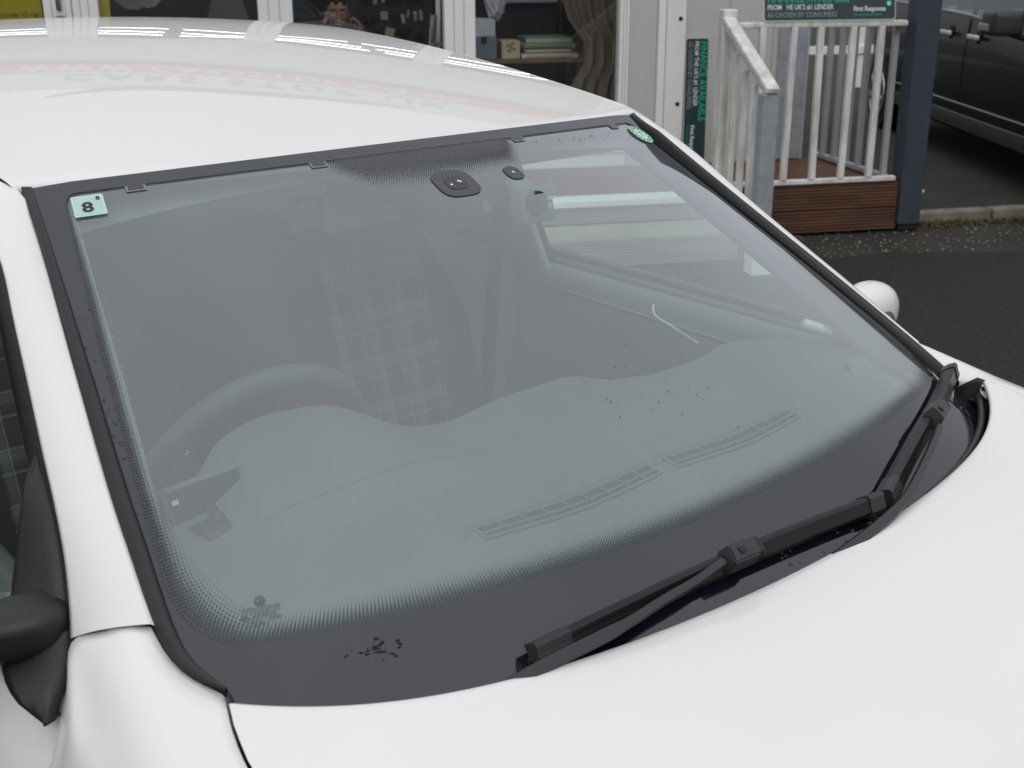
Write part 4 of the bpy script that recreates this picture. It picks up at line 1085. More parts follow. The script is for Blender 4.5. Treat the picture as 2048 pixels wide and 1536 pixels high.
# upright frame members, each with stepped glazing bead
def mullion(a, b):
    o = bbox_("mullion", (a, WD - .01, SILL), (b, WD + .09, HEAD), "upvc", shop, .006)
    w = b - a
    for k in (.30, .62):
        bbox_("bead_groove", (a + w * k - .003, WD - .0125, SILL), (a + w * k + .003, WD - .009, HEAD), "wall_clad", o, .0)
for a, b in ((-1.20, -1.045), (-1.040, -.895), (.02, .225), (1.155, 1.35), (2.300, 2.362)): mullion(a, b)
bbox_("door_frame", (-2.0, WD - .01, .03), (-1.90, WD + .09, HEAD), "upvc", shop, .006)
bbox_("door_rail", (-1.90, WD, .03), (-1.20, WD + .07, .30), "upvc", shop, .006)
dh = bbox_("door_handle", (-1.125, WD - .055, 1.335), (-1.095, WD - .03, 1.62), "satin_metal", shop, .008, True, 2)
bbox_("handle_plate", (-1.14, WD - .028, 1.30), (-1.08, WD - .012, 1.66), "upvc", dh, .006)
for a, b in ((-.895, .02), (.225, 1.155), (1.35, 2.30), (-1.90, -1.20)):
    lo = SILL if a > -1 else .30
    mesh("pane", [tuple(BF @ Vector(v)) for v in ((a, WD + .035, lo), (b, WD + .035, lo), (b, WD + .035, HEAD), (a, WD + .035, HEAD))], [(0, 1, 2, 3)], "shop_glass", shop)
# room
bbox_("room_floor", (-6, WD + .12, .20), (3.52, 10.6, FLOOR), "room_floor", shop, 0)
bbox_("room_ceiling", (-6, WD + .125, 2.80), (3.52, 10.6, 2.86), "room_ceiling", shop, 0)
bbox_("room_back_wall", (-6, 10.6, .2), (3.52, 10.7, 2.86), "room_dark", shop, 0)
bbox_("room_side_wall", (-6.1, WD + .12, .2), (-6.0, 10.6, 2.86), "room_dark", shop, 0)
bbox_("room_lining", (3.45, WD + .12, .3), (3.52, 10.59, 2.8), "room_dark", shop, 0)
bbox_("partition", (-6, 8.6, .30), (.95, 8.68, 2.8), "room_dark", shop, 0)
bbox_("flat_roof", (-6.1, WD - .01, 3.282), (3.63, 11.0, 3.36), "facade_upper", shop, .005)

# fascia with the shop's name
fas = empty("fascia_sign", tuple(bw(.2, WD - .04, 3.29)), B_ROT, "long white and red shop name board along the eaves", "sign")
bbox_("sign_panel", (-2.9, WD - .06, 3.46), (2.9, WD - .012, 3.75), "fascia_white", fas, .004)
bbox_("red_band", (-2.9, WD - .063, 3.30), (2.9, WD - .012, 3.458), "fascia_red", fas, .004)
def btext(name, s_, size, mat, s0, d0, z0, parent, align='LEFT', sx=1.0, spacing=1.0, bold=0.0, ext=.002):
    m = basis(bw(s0, d0, z0), E_, (0, 0, 1), -D_); return text_mesh(name, s_, size, mat, m, parent, ext, align, sx, spacing, bold)
btext("lettering", "WWW.CARSSTOP.CO.UK", .135, "fascia_white", .12, WD - .067, 3.333, fas, 'CENTER', 1.62, 1.30, .004)
btext("lettering", "CARS STOP UK", .165, "fascia_grey", .20, WD - .064, 3.500, fas, 'CENTER', 1.85, 1.36, .004)
# car outline sweeping over the name
q = lerp_path([(-1.25, 3.86), (-1.05, 3.80), (-.75, 3.745), (-.3, 3.725), (.2, 3.735), (.7, 3.72), (1.3, 3.69)], 40)
V, F = [], []
for i, (a, b) in enumerate(q):
    w = .022 * math.sin(math.pi * min(1, .1 + i / 39)) + .003
    for dd in (WD - .085, WD - .055):
        V += [tuple(bw(a, dd, b - w)), tuple(bw(a, dd, b + w))]
for i in range(39):
    k = i * 4
    F += [(k, k + 1, k + 5, k + 4), (k + 2, k + 6, k + 7, k + 3), (k + 1, k + 3, k + 7, k + 5), (k, k + 4, k + 6, k + 2)]
mesh("car_outline", V, F, "fascia_grey", fas)

# ---- decked landing and steps
deck = empty("decked_landing", tuple(bw(1.8, 5.3, 0)), B_ROT, "raised timber deck with ribbed brown boards and two steps", "deck")
DZ = .30
def ribbed(name, s0, s1, d0, z0, z1, mat, n, horiz=False, d1=None, depth=.009):
    """board with milled grooves: upright face (or a flat tread when horiz)"""
    V, F = [], []
    L = (z1 - z0) if not horiz else (d1 - d0)
    prof = []
    for i in range(n):
        a = L * i / n; p = L / n
        prof += [(a, 0), (a + p * .52, 0), (a + p * .60, depth), (a + p * .92, depth)]
    prof.append((L, 0))
    for s_ in (s0, s1):
        for a, g in prof:
            V.append(bw(s_, d0 + g, z0 + a) if not horiz else bw(s_, d0 + a, z1 - g))
        V.append(bw(s_, d0 + .026, z1) if not horiz else bw(s_, d1, z1 - .028)); V.append(bw(s_, d0 + .026, z0) if not horiz else bw(s_, d0, z1 - .028))
    n_ = len(prof) + 2
    for i in range(n_): 
        j = (i + 1) % n_; F.append((i, j, n_ + j, n_ + i) if not horiz else (j, i, n_ + i, n_ + j))
    F.append(tuple(range(n_))[::-1]); F.append(tuple(range(n_, 2 * n_)))
    return mesh(name, V, F, mat, deck)
d_ = 4.975
while d_ < WD - .08:
    ribbed("deck_plank", -.6, 3.80, d_, 0, DZ, "board_weathered" if False else "board_brown", 5, True, d_ + .118, .003); d_ += .1225
for z0, z1 in ((.155, .292), (.012, .150)):
    ribbed("front_board", 2.66, 3.80, 4.945, z0, z1, "board_brown", 7)
    ribbed("front_board", -.6, .85, 4.945, z0, z1, "board_brown", 7)
    m_ = [(3.803, 4.96), (3.825, WD - .02)]
    bbox_("side_board", (3.803, 4.96, z0), (3.826, WD - .02, z1), "board_brown", deck, .002)
# landing edge and lower step
bbox_("step_nosing", (.86, 4.80, .262), (2.52, 4.972, .302), "nosing_white", deck, .004)
ribbed("riser_board", .86, 2.52, 4.835, .165, .260, "board_weathered", 5)
d_ = 4.455
while d_ < 4.80:
    ribbed("step_tread", .86, 2.52, d_, 0, .158, "board_weathered", 5, True, d_ + .118, .003); d_ += .122
ribbed("riser_board", .86, 2.52, 4.43, .004, .150, "board_weathered", 8)
for s_ in (.83, 2.53): bbox_("stringer", (s_ - .02, 4.44, .0), (s_ + .015, 4.96, .15), "board_weathered", deck, .003)

# ---- white timber balustrade
rl = empty("balustrade", tuple(bw(3.2, 4.96, DZ)), B_ROT, "white painted timber balustrade round the deck with a sloping stair rail", "railing")
def bpost(name, s_, d0, z0, z1, w, mat, parent, dd=None, bev=.006, lean=0.0):
    bm = bmesh.new(); add_box(bm, (-w / 2, -(dd or w) / 2, 0), (w / 2, (dd or w) / 2, z1 - z0), bev)
    for v in bm.verts: v.co.x += lean * v.co.z
    bmesh.ops.transform(bm, matrix=BF @ Matrix.Translation((s_, d0, z0)), verts=bm.verts); return bm_mesh(name, bm, mat, parent)
bpost("newel_post", 2.635, 4.975, DZ + .003, 1.335, .085, "white_wood", rl)
bbox_("top_rail", (2.680, 4.945, 1.228), (3.765, 5.005, 1.262), "white_wood", rl, .010, False, 2)
bbox_("bottom_rail", (2.680, 4.950, .308), (3.785, 4.998, .338), "white_wood", rl, .005)
for k, s_ in enumerate((2.845, 3.035, 3.222, 3.412, 3.598)):
    b_ = bpost("baluster", s_, 4.972 - .012, .338, 1.230, .038, "white_wood", rl, .032, .003, lean=.012 * math.sin(k * 2.3))
# landing side: grey rail back to the wall
bbox_("side_top_rail", (3.715, 5.008, 1.226), (3.760, WD - .003, 1.258), "grey_wood", rl, .006)
bbox_("side_bottom_rail", (3.715, 5.0, .312), (3.757, WD - .003, .345), "grey_wood", rl, .006)
for k in range(6):
    bpost("baluster", 3.737, 5.03 + .165 * k, .345, 1.228, .035, "grey_wood", rl, .035, .003)
bbox_("sheet_infill", (3.40, WD - .035, .305), (3.60, WD - .004, 1.24), "galvanised", rl, .004)
# stair rail: white cap board on a galvanised post
gp = bpost("galvanised_post", 2.525, 4.115, .0, .955, .088, "galvanised", rl)
a = np.array(bw(2.625, 4.94, 1.285)); b = np.array(bw(2.527, 4.085, .985))
ax_ = (b - a); L_ = np.linalg.norm(ax_); ax_ /= L_; sd2 = np.cross(ax_, [0, 0, 1]); sd2 /= np.linalg.norm(sd2); un = np.cross(sd2, ax_)
fr2 = basis(a, sd2, ax_, un)
box("stair_rail", (-.036, 0, -.020), (.036, L_ + .03, .012), "white_wood", rl, .005, fr2)
box("stair_rail_lower", (-.028, .01, -.060), (.020, L_ - .01, -.022), "white_wood", rl, .004, fr2)
bpost("post_foot", 2.525, 4.115, .0, .125, .115, "nosing_white", rl, None, .004)
for k, (s_, dd, z1) in enumerate(((2.665, 4.90, 1.22), (2.60, 4.70, 1.13), (2.575, 4.50, 1.06), (2.55, 4.31, 1.0))):
    bpost("stair_baluster", s_ - .02, dd, .155 if dd < 4.8 else .30, z1 - .02, .034, "white_wood", rl, .034, .003)

# blue-grey canopy post
cpst = empty("canopy_post", tuple(bw(3.885, 4.97, 0)), B_ROT, "square dark blue-grey steel post at the corner of the deck", "post")
bpost("shaft", 3.885, 4.985, .035, 3.25, .150, "post_blue", cpst, .135, .008)
bbox_("base_plate", (3.82, 4.925, 0.0), (3.95, 5.045, .034), "shut_gap", cpst, .003)

# ---- lender's signs: one lying on the rail, one on end against the wall
def finance(name, root, frame, full):
    bm = bmesh.new(); pr = rrect(.835, .165, .018, 4)
    lo = [bm.verts.new((x, y, -.012)) for x, y in pr]; hi = [bm.verts.new((x, y, 0)) for x, y in pr]
    bm.faces.new(hi); bm.faces.new(lo[::-1])
    for i in range(len(pr)): j = (i + 1) % len(pr); bm.faces.new((lo[i], lo[j], hi[j], hi[i]))
    bmesh.ops.transform(bm, matrix=frame, verts=bm.verts); bm_mesh("sign_rim", bm, "sign_edge", root)
    pr = rrect(.823, .153, .014, 4); mesh("sign_face", [tuple(frame @ Vector((x, y, .0012))) for x, y in pr], [tuple(range(len(pr)))], "sign_board", root)
    def tx(s_, h, x, y, mat, sx=1.0, bold=0.0): text_mesh("sign_text", s_, h, mat, frame @ Matrix.Translation((x, y, .0022)), root, .0004, 'LEFT', sx, 1.0, bold)
    tx("FINANCE AVAILABLE", .069, -.395, .022, "sign_green", .80, .0006)
    tx("FROM THE UK'S #1 LENDER" if full else "FROM   HE UK'S #1 LENDER", .042, -.395, -.018, "sign_white", .80, .0003)
    tx("AS CHOSEN BY CONSUMERS", .042, -.395, -.060, "sign_grey", .80, .0)
    tx("First Response", .040, .145, -.030, "sign_white", .86, .0007)
    tx("take control of your finances", .0155, .150, -.055, "sign_green", .95, .0002)
    mesh("sign_dot", [tuple(frame @ Vector((.372 + .014 * math.cos(t), .012 + .014 * math.sin(t), .002))) for t in np.linspace(0, 2 * math.pi, 17)[:-1]], [tuple(range(16))], "sign_mint", root)
s1 = empty("finance_sign", tuple(bw(3.255, 4.955, 1.265)), B_ROT, "dark teal lender's sign lying along the top rail of the balustrade", "sign")
up1 = np.array([0, 0, 1.0]) * .985 + D_ * .17; up1 /= np.linalg.norm(up1); n1 = np.cross(E_, up1)
finance("finance_sign", s1, basis(bw(3.255, 4.950, 1.265 + .082), E_, up1, n1), False)
s2 = empty("finance_sign", tuple(bw(2.82, WD - .05, .30)), B_ROT, "dark teal lender's sign stood on end against the grey wall", "sign")
dn = np.array([0, 0, -1.0]) - D_ * .03; dn /= np.linalg.norm(dn)
finance("finance_sign", s2, basis(bw(2.825, WD - .030, .70), dn, E_, np.cross(dn, E_)), True)

# ---- kerb, moss line, offcut
kerb = empty("kerb", tuple(bw(5, 5.15, 0)), B_ROT, kind="structure")
for k in range(12):
    s_ = 3.97 + .62 * k; y0 = 5.10 - .012 * (k)
    kb = bbox_("kerb_stone", (s_, y0, -.05), (s_ + .612, y0 + .115, .062 + .004 * math.sin(k * 2.1)), "kerb_concrete", kerb, .012, False, 2)
ms = []
MV, MF = [], []
for i in range(2600):
    s_ = 3.95 + random.random() ** 1.6 * 5.0; d0 = 5.085 - abs(random.gauss(0, .055)) - .012 * (s_ - 3.97) / .62
    if random.random() < .25: d0 -= random.random() * .12
    h = random.uniform(.004, .03) * (1 if d0 > 4.98 else .5); a = random.random() * 6.28; w = random.uniform(.003, .008)
    k = len(MV); p = bw(s_, d0, .0); t = np.array([math.cos(a), math.sin(a), 0])
    MV += [p - t * w, p + t * w, p + np.array([random.uniform(-.02, .02), random.uniform(-.02, .02), h])]; MF.append((k, k + 1, k + 2))
mo = mesh("moss_and_grass", MV, MF, "moss"); tag(mo, "dry moss and grass along the foot of the kerb", "moss", kind="stuff")
LV, LF = [], []
for i in range(900):
    s_ = random.uniform(2.2, 7.0); d0 = random.uniform(4.35, 5.05); k = len(LV); p = bw(s_, d0, -.008); w = random.uniform(.004, .012); a = random.random() * 6.28
    for j in range(5): LV.append(p + np.array([w * math.cos(a + j * 1.257) * random.uniform(.6, 1), w * math.sin(a + j * 1.257) * random.uniform(.6, 1), random.uniform(.0, .004)]))
    LV.append(p + np.array([0, 0, w * .7])); LF += [(k + j, k + (j + 1) % 5, k + 5) for j in range(5)]
gv = mesh("gravel_grit", LV, LF, "kerb_concrete"); tag(gv, "loose grit scattered on the old tarmac by the deck", "grit", kind="stuff")
bm = bmesh.new(); vs_ = [bm.verts.new(v) for v in ((0, 0, 0), (.42, .10, 0), (.10, .48, 0), (0, 0, .02), (.42, .10, .02), (.10, .48, .02))]
for f in ((0, 2, 1), (3, 4, 5), (0, 1, 4, 3), (1, 2, 5, 4), (2, 0, 3, 5)): bm.faces.new([vs_[i] for i in f])
bmesh.ops.bevel(bm, geom=list(bm.edges), offset=.002, segments=1, affect='EDGES')
bmesh.ops.transform(bm, matrix=BF @ Matrix.Translation((4.10, 5.72, .075)) @ Matrix.Rotation(math.radians(4), 4, 'Y'), verts=bm.verts)
oc = bm_mesh("board_offcut", bm, "nosing_white"); tag(oc, "triangular white board offcut lying on the drive behind the post", "board")
bm = bmesh.new(); add_box(bm, (4.10, 5.76, .046), (4.32, 6.0, .074), .004); bmesh.ops.transform(bm, matrix=BF, verts=bm.verts)
o = bm_mesh("concrete_block", bm, "kerb_concrete"); tag(o, "flat concrete block under the white board offcut", "block")

# ================================================================== INSIDE THE SHOP
def lamp(s0, s1, d0, z0, label):
    r_ = empty("strip_light", tuple(bw((s0 + s1) / 2, d0, z0)), B_ROT, label, "lamp", "strip lights on the shop ceiling")
    bbox_("lamp_body", (s0, d0 - .05, z0 + .03), (s1, d0 + .05, z0 + .10), "lamp_body", r_, .005)
    P_ = np.stack([bw(s0 + .02, d0, z0), bw(s1 - .02, d0, z0)]); sweep("tube", P_, circ(.010, 10), "tube_light", r_)
for nm, d0 in (("front", 6.75), ("middle", 7.25), ("rear", 8.2)):
    for a, b, w in ((-1.9, -.50, "left"), (-.42, .98, "middle"), (1.06, 2.46, "right")):
        lamp(a, b, d0, 2.66, f"fluorescent strip light, {w} one of the {nm} ceiling row")

# poster behind the door glass
po = empty("yellow_poster", tuple(bw(-1.6, WD + .05, .8)), B_ROT, "mustard yellow poster behind the door glass", "poster")
bbox_("poster_sheet", (-1.89, WD + .045, .70), (-1.215, WD + .050, 1.75), "poster_yellow", po, 0)
btext("poster_text", "Provide V5 reg", .040, "poster_ink", -1.465, WD + .043, 1.298, po, sx=.95, ext=.0005)
btext("poster_text", "records advance", .040, "poster_ink", -1.465, WD + .043, 1.248, po, sx=.95, ext=.0005)
mesh("poster_icon", [tuple(bw(-1.53 + .022 * math.cos(t), WD + .0435, 1.29 + .026 * math.sin(t))) for t in np.linspace(0, 6.283, 9)[:-1]], [tuple(range(8))], "poster_ink", po)
ys_ = empty("yellow_banner", tuple(bw(-.86, WD + .06, .65)), B_ROT, "narrow mustard yellow banner just inside the left window", "banner")
bbox_("banner_cloth", (-.893, WD + .055, .63), (-.835, WD + .060, 2.3), "poster_yellow", ys_, 0); bbox_("banner_pole", (-.896, WD + .062, .61), (-.886, WD + .072, 2.35), "satin_metal", ys_, .002)

# desk in front of the seated person
dk = empty("office_desk", tuple(bw(.4, 6.75, FLOOR)), B_ROT, "dark office desk behind the middle window", "desk")
bbox_("desk_top", (-.35, 6.55, 1.0), (1.00, 7.12, 1.03), "desk_dark", dk, .004)
for s_ in (-.33, .96): bbox_("desk_leg", (s_, 6.57, FLOOR), (s_ + .03, 7.10, .998), "desk_dark", dk, .003)
bbox_("modesty_panel", (-.30, 6.60, .45), (.96, 6.62, .998), "desk_dark", dk, .002)

# ---- the seated person
pr_ = empty("person", tuple(bw(.60, 7.28, FLOOR)), B_ROT, "dark haired person in a dark top sitting with hands raised to the face", "person")
HC = np.array([.60, 7.08, 1.245])          # head centre (s, d, z), faces -d
def skin_chain(verts, edges, radii, name, root_i=0, sub=1):
    me = bpy.data.meshes.new(name); me.from_pydata([tuple(v) for v in verts], edges, [])
    ob = bpy.data.objects.new(name, me); COL.objects.link(ob)
    md = ob.modifiers.new("skin", 'SKIN'); 
    sv = me.skin_vertices[0].data if me.skin_vertices else None
    if sv is None:
        bm = bmesh.new(); bm.from_mesh(me); bm.verts.layers.skin.verify(); bm.to_mesh(me); bm.free(); sv = me.skin_vertices[0].data
    for i, r in enumerate(radii): sv[i].radius = (r, r); sv[i].use_root = (i == root_i)
    ob.modifiers.new("sub", 'SUBSURF').levels = sub; ob.modifiers["sub"].render_levels = sub
    dg = bpy.context.evaluated_depsgraph_get(); dg.update()
    out = bpy.data.meshes.new_from_object(ob.evaluated_get(dg)); bpy.data.objects.remove(ob); return out
X, Y, Z = HC
sk_v = [(X, Y + .22, .78), (X, Y + .20, .92), (X, Y + .13, 1.06), (X, Y + .07, 1.13), (X, Y + .04, 1.19),
        (X - .16, Y + .10, 1.075), (X + .16, Y + .10, 1.075),
        (X - .26, Y + .02, .98), (X + .28, Y + .02, .98), (X - .235, Y - .20, 1.045), (X + .25, Y - .20, 1.045),
        (X - .150, Y - .175, 1.125), (X + .165, Y - .170, 1.122),
        (X - .11, Y + .05, .74), (X + .11, Y + .05, .74), (X - .12, Y - .22, .76), (X + .12, Y - .22, .76), (X - .12, Y - .22, .42), (X + .12, Y - .22, .42)]
sk_e = [(0, 1), (1, 2), (2, 3), (3, 4), (2, 5), (2, 6), (5, 7), (6, 8), (7, 9), (8, 10), (9, 11), (10, 12), (0, 13), (0, 14), (13, 15), (14, 16), (15, 17), (16, 18)]
sk_r = [.15, .145, .14, .07, .055, .075, .075, .055, .055, .042, .042, .026, .026, .09, .09, .07, .07, .05, .05]
body = skin_chain(sk_v, sk_e, sk_r, "body_core")
parts_ = [body]
def hand(wx_, wy, wz, sg):
    """palm with four unequal curled fingers and a thumb, knuckles towards the cheek"""
    V = [(wx_, wy, wz), (wx_ + sg * .030, wy + .030, wz + .045), (wx_ + sg * .05, wy + .045, wz + .075)]
    Ed = [(0, 1), (1, 2)]; Rr = [.022, .030, .026]
    for k, (dy, L) in enumerate(((-.030, .9), (-.010, 1.0), (.010, .94), (.028, .76))):
        i = len(V); b = np.array([wx_ + sg * .050, wy + .045 + dy, wz + .082])
        V += [tuple(b), tuple(b + np.array([sg * .024, .010, .020]) * L), tuple(b + np.array([sg * .040, .020, .002]) * L), tuple(b + np.array([sg * .034, .022, -.020]) * L)]
        Ed += [(1, i), (i, i + 1), (i + 1, i + 2), (i + 2, i + 3)]; Rr += [.0105, .0098, .009, .008]
    i = len(V); V += [(wx_ + sg * .02, wy - .012, wz + .035), (wx_ + sg * .035, wy - .022, wz + .060), (wx_ + sg * .05, wy - .016, wz + .078)]
    Ed += [(1, i), (i, i + 1), (i + 1, i + 2)]; Rr += [.013, .0115, .010]
    return skin_chain(V, Ed, Rr, "hand_core", 1)
parts_.append(hand(*sk_v[11], 1)); parts_.append(hand(*sk_v[12], -1))
# head: shaped sphere with jaw, brow, nose, lips and ears
bm = bmesh.new(); bmesh.ops.create_uvsphere(bm, u_segments=40, v_segments=28, radius=1.0)
for v in bm.verts:
    x, y, z = v.co
    w = .077; dpt = .098; hgt = .118
    if z < 0: w *= 1 + .32 * z * abs(z); dpt *= 1 + .12 * z
    nx, ny, nz = x * w, y * dpt, z * hgt
    if y < -.3:                                            # face flattens and carries features
        ny += .012 * (1 - abs(x)) * (1 if z < .3 else 0)
        ny -= .010 * math.exp(-((z - .18) / .12) ** 2) * math.exp(-(x / .6) ** 2)          # brow
        ny += .014 * math.exp(-((z - .02) / .12) ** 2) * math.exp(-((abs(x) - .42) / .16) ** 2)  # eye sockets
        ny -= .012 * math.exp(-((z + .85) / .14) ** 2) * math.exp(-(x / .3) ** 2)            # chin
    v.co = (nx, ny, nz)
me = bpy.data.meshes.new("head_core"); bmesh.ops.translate(bm, vec=(X, Y, Z), verts=bm.verts); bm.to_mesh(me); bm.free(); parts_.append(me)
def lump(c, r):
    bm = bmesh.new(); bmesh.ops.create_uvsphere(bm, u_segments=14, v_segments=10, radius=1.0)
    bmesh.ops.transform(bm, matrix=basis(np.array([X, Y, Z]) + np.array(c), (r[0], 0, 0), (0, r[1], 0), (0, 0, r[2])), verts=bm.verts)
    me = bpy.data.meshes.new("lump"); bm.to_mesh(me); bm.free(); return me
parts_ += [lump((0, -.098, -.022), (.012, .015, .028)), lump((0, -.104, -.042), (.017, .014, .011)), lump((0, -.086, -.068), (.024, .010, .006)), lump((0, -.084, -.077), (.020, .010, .006)),
           lump((-.078, .010, -.012), (.010, .020, .032)), lump((.078, .010, -.012), (.010, .020, .032)), lump((0, .02, -.12), (.052, .055, .07))]
bm = bmesh.new()
for me in parts_: bm.from_mesh(me)
bmesh.ops.transform(bm, matrix=BF, verts=bm.verts); me = bpy.data.meshes.new("body"); bm.to_mesh(me); bm.free()
bd = link("body", me, "skin", pr_, True)
rm = bd.modifiers.new("remesh", 'REMESH'); rm.mode = 'VOXEL'; rm.voxel_size = .0045; rm.use_smooth_shade = True
# clothing: same skeleton, a little fuller, ending at neck and wrists
cl = skin_chain(sk_v[:4] + sk_v[5:11] + sk_v[13:], [(0, 1), (1, 2), (2, 3), (2, 4), (2, 5), (4, 6), (5, 7), (6, 8), (7, 9), (0, 10), (0, 11), (10, 12), (11, 13), (12, 14), (13, 15)],
                [.165, .16, .155, .072, .09, .09, .068, .068, .052, .052, .10, .10, .08, .08, .06, .06], "jumper")
cl.transform(BF); link("clothing", cl, "jumper", pr_, True)
# hair: cap over crown, sides and back with a soft fringe
bm = bmesh.new(); bmesh.ops.create_uvsphere(bm, u_segments=40, v_segments=28, radius=1.0)
kill = [v for v in bm.verts if (v.co.y < -.25 and v.co.z < .47 + .10 * math.sin(v.co.x * 9)) or v.co.z < -.30 or (v.co.y < .12 and v.co.z < .02)]
bmesh.ops.delete(bm, geom=kill, context='VERTS')
for v in bm.verts:
    x, y, z = v.co; k = 1 + .03 * math.sin(17 * x + 5 * z) * math.cos(13 * y)
    v.co = (X + x * .084 * k, Y + .004 + y * .106 * k, Z + .004 + z * .131 * k)
bmesh.ops.transform(bm, matrix=BF, verts=bm.verts); hr = bm_mesh("hair", bm, "hair", pr_, True)
hr.modifiers.new("thickness", 'SOLIDIFY').thickness = .012
for sg in (-1, 1):
    for nm, r, off, mt in (("eye", .0105, (sg * .031, -.078, .006), "eye_white"), ("pupil", .0055, (sg * .031, -.0855, .006), "eye_dark")):
        bm = bmesh.new(); bmesh.ops.create_uvsphere(bm, u_segments=14, v_segments=10, radius=r, matrix=BF @ Matrix.Translation((X + off[0], Y + off[1], Z + off[2]))); bm_mesh(nm, bm, mt, pr_, True)
    P_ = lerp_path([bw(X + sg * .014, Y - .096, Z + .026), bw(X + sg * .032, Y - .096, Z + .032), bw(X + sg * .052, Y - .082, Z + .026)], 8)
    sweep("eyebrow", P_, circ(.0045, 6, .004), "hair", pr_)
ch = empty("office_chair", tuple(bw(.60, 7.45, FLOOR)), B_ROT, "black office chair under the seated person", "chair")
bbox_("chair_seat", (.36, 7.06, .60), (.84, 7.50, .66), "key_black", ch, .02, True, 2); bbox_("chair_back", (.38, 7.52, .72), (.82, 7.57, 1.10), "key_black", ch, .02, True, 2)
sweep("chair_column", np.stack([bw(.60, 7.3, FLOOR + .06), bw(.60, 7.3, .61)]), circ(.03, 10), "key_black", ch, np.array([1.0, 0, 0]))
for k in range(5):
    a = 2 * math.pi * k / 5; sweep("chair_foot", np.stack([bw(.60, 7.3, FLOOR + .06), bw(.60 + .28 * math.cos(a), 7.3 + .28 * math.sin(a), FLOOR + .03)]), circ(.02, 8), "key_black", ch)

# ---- key board crowded with hanging car keys
kbd = empty("key_board", tuple(bw(1.0, 7.45, .8)), B_ROT, "wall board crowded with hanging black car keys and tags", "key board")
bbox_("backing_board", (.80, 7.44, .70), (1.26, 7.46, 1.95), "desk_dark", kbd, .003)
bbox_("partition_panel", (.66, 7.47, FLOOR), (1.34, 7.51, 2.4), "room_dark", kbd, 0)
for i in range(11):
    for j in range(9):
        s_ = .835 + .40 * i / 10 + random.uniform(-.012, .012); z_ = .86 + .125 * j + random.uniform(-.02, .02)
        h = random.uniform(.05, .075); w = random.uniform(.012, .018)
        rr = Matrix.Rotation(random.uniform(-.3, .3), 4, 'Y')
        bm = bmesh.new(); add_box(bm, (-w, -.012, -h), (w, 0, 0), .004, BF @ Matrix.Translation((s_, 7.43, z_)) @ rr)
        mt = random.choices(["key_black", "key_tag", "key_metal", "paper"], [12, 2, 2, 1])[0]
        bm_mesh("car_key", bm, mt, kbd)

# ---- aluminium step ladder leaning by the mullion
ld = empty("step_ladder", tuple(bw(1.24, 6.55, FLOOR)), B_ROT, "folded aluminium step ladder beside the key board", "ladder")
for sx_, lean in ((1.10, .10), (1.235, .07)):
    sweep("ladder_stile", np.stack([bw(sx_, 6.50, FLOOR), bw(sx_ + lean, 6.62, 1.25)]), rrect(.022, .05, .004), "satin_metal", ld, np.array([1.0, 0, 0]))
for k in range(4):
    z = .45 + .20 * k; t = (z - FLOOR) / .95
    bbox_("ladder_tread", (1.105 + .10 * t, 6.49 + .12 * t, z), (1.235 + .07 * t, 6.57 + .12 * t, z + .02), "satin_metal", ld, .002)
mp_ = empty("white_pole", tuple(bw(1.25, 6.75, FLOOR)), B_ROT, "plain white pole standing behind the step ladder", "pole")
sweep("pole_shaft", np.stack([bw(1.24, 6.75, FLOOR), bw(1.27, 6.78, 2.3)]), circ(.018, 10), "upvc", mp_, np.array([1.0, 0, 0])); sweep("pole_cap", np.stack([bw(1.27, 6.78, 2.3), bw(1.27, 6.78, 2.33)]), circ(.022, 10), "key_black", mp_, np.array([1.0, 0, 0]))

# ---- shelf with boxes in the right-hand window
shf = empty("wooden_shelf", tuple(bw(1.85, 6.75, FLOOR)), B_ROT, "brown wooden shelf unit behind the right window", "shelf")
bbox_("shelf_board", (1.42, 6.55, .925), (2.30, 6.92, .955), "wood_shelf", shf, .003)
bbox_("shelf_board", (1.42, 6.55, .55), (2.30, 6.92, .575), "wood_shelf", shf, .003)
for s_ in (1.42, 2.27): bbox_("shelf_side", (s_, 6.56, FLOOR), (s_ + .025, 6.91, .924), "wood_shelf", shf, .003)
def carton(name, label, lo, hi, mat, cat="box", extra=None):
    r_ = empty(name, tuple(bw((lo[0] + hi[0]) / 2, (lo[1] + hi[1]) / 2, lo[2])), B_ROT, label, cat)
    bbox_("carton_body", lo, hi, mat, r_, .003)
    bbox_("carton_tape", ((lo[0] + hi[0]) / 2 - .02, lo[1] - .001, hi[2] - .05), ((lo[0] + hi[0]) / 2 + .02, hi[1] + .001, hi[2] + .001), extra or mat, r_, 0)
    return r_
carton("storage_box", "blue-grey storage box at the left end of the shelf", (1.445, 6.58, .956), (1.625, 6.85, 1.105), "box_blue_grey", "box", "desk_dark")
carton("white_box", "white carton on top of the blue-grey storage box", (1.440, 6.58, 1.106), (1.615, 6.85, 1.215), "cardboard_white", "box", "paper")
cb = carton("cream_box", "cream box with a dark leaf print on the shelf", (1.660, 6.57, .956), (1.785, 6.75, 1.075), "box_cream", "box", "box_cream")
for (a, b, t) in ((1.70, 1.045, .5), (1.725, 1.030, -.6), (1.745, 1.02, .9), (1.71, 1.01, -.2), (1.73, 1.055, .2)):
    mesh("leaf_print", [tuple(bw(a + .012 * math.cos(t + u) * (1 + .5 * math.cos(2 * u)), 6.5675, b + .012 * math.sin(t + u))) for u in np.linspace(0, 6.283, 9)[:-1]], [tuple(range(8))], "binder_green", cb)
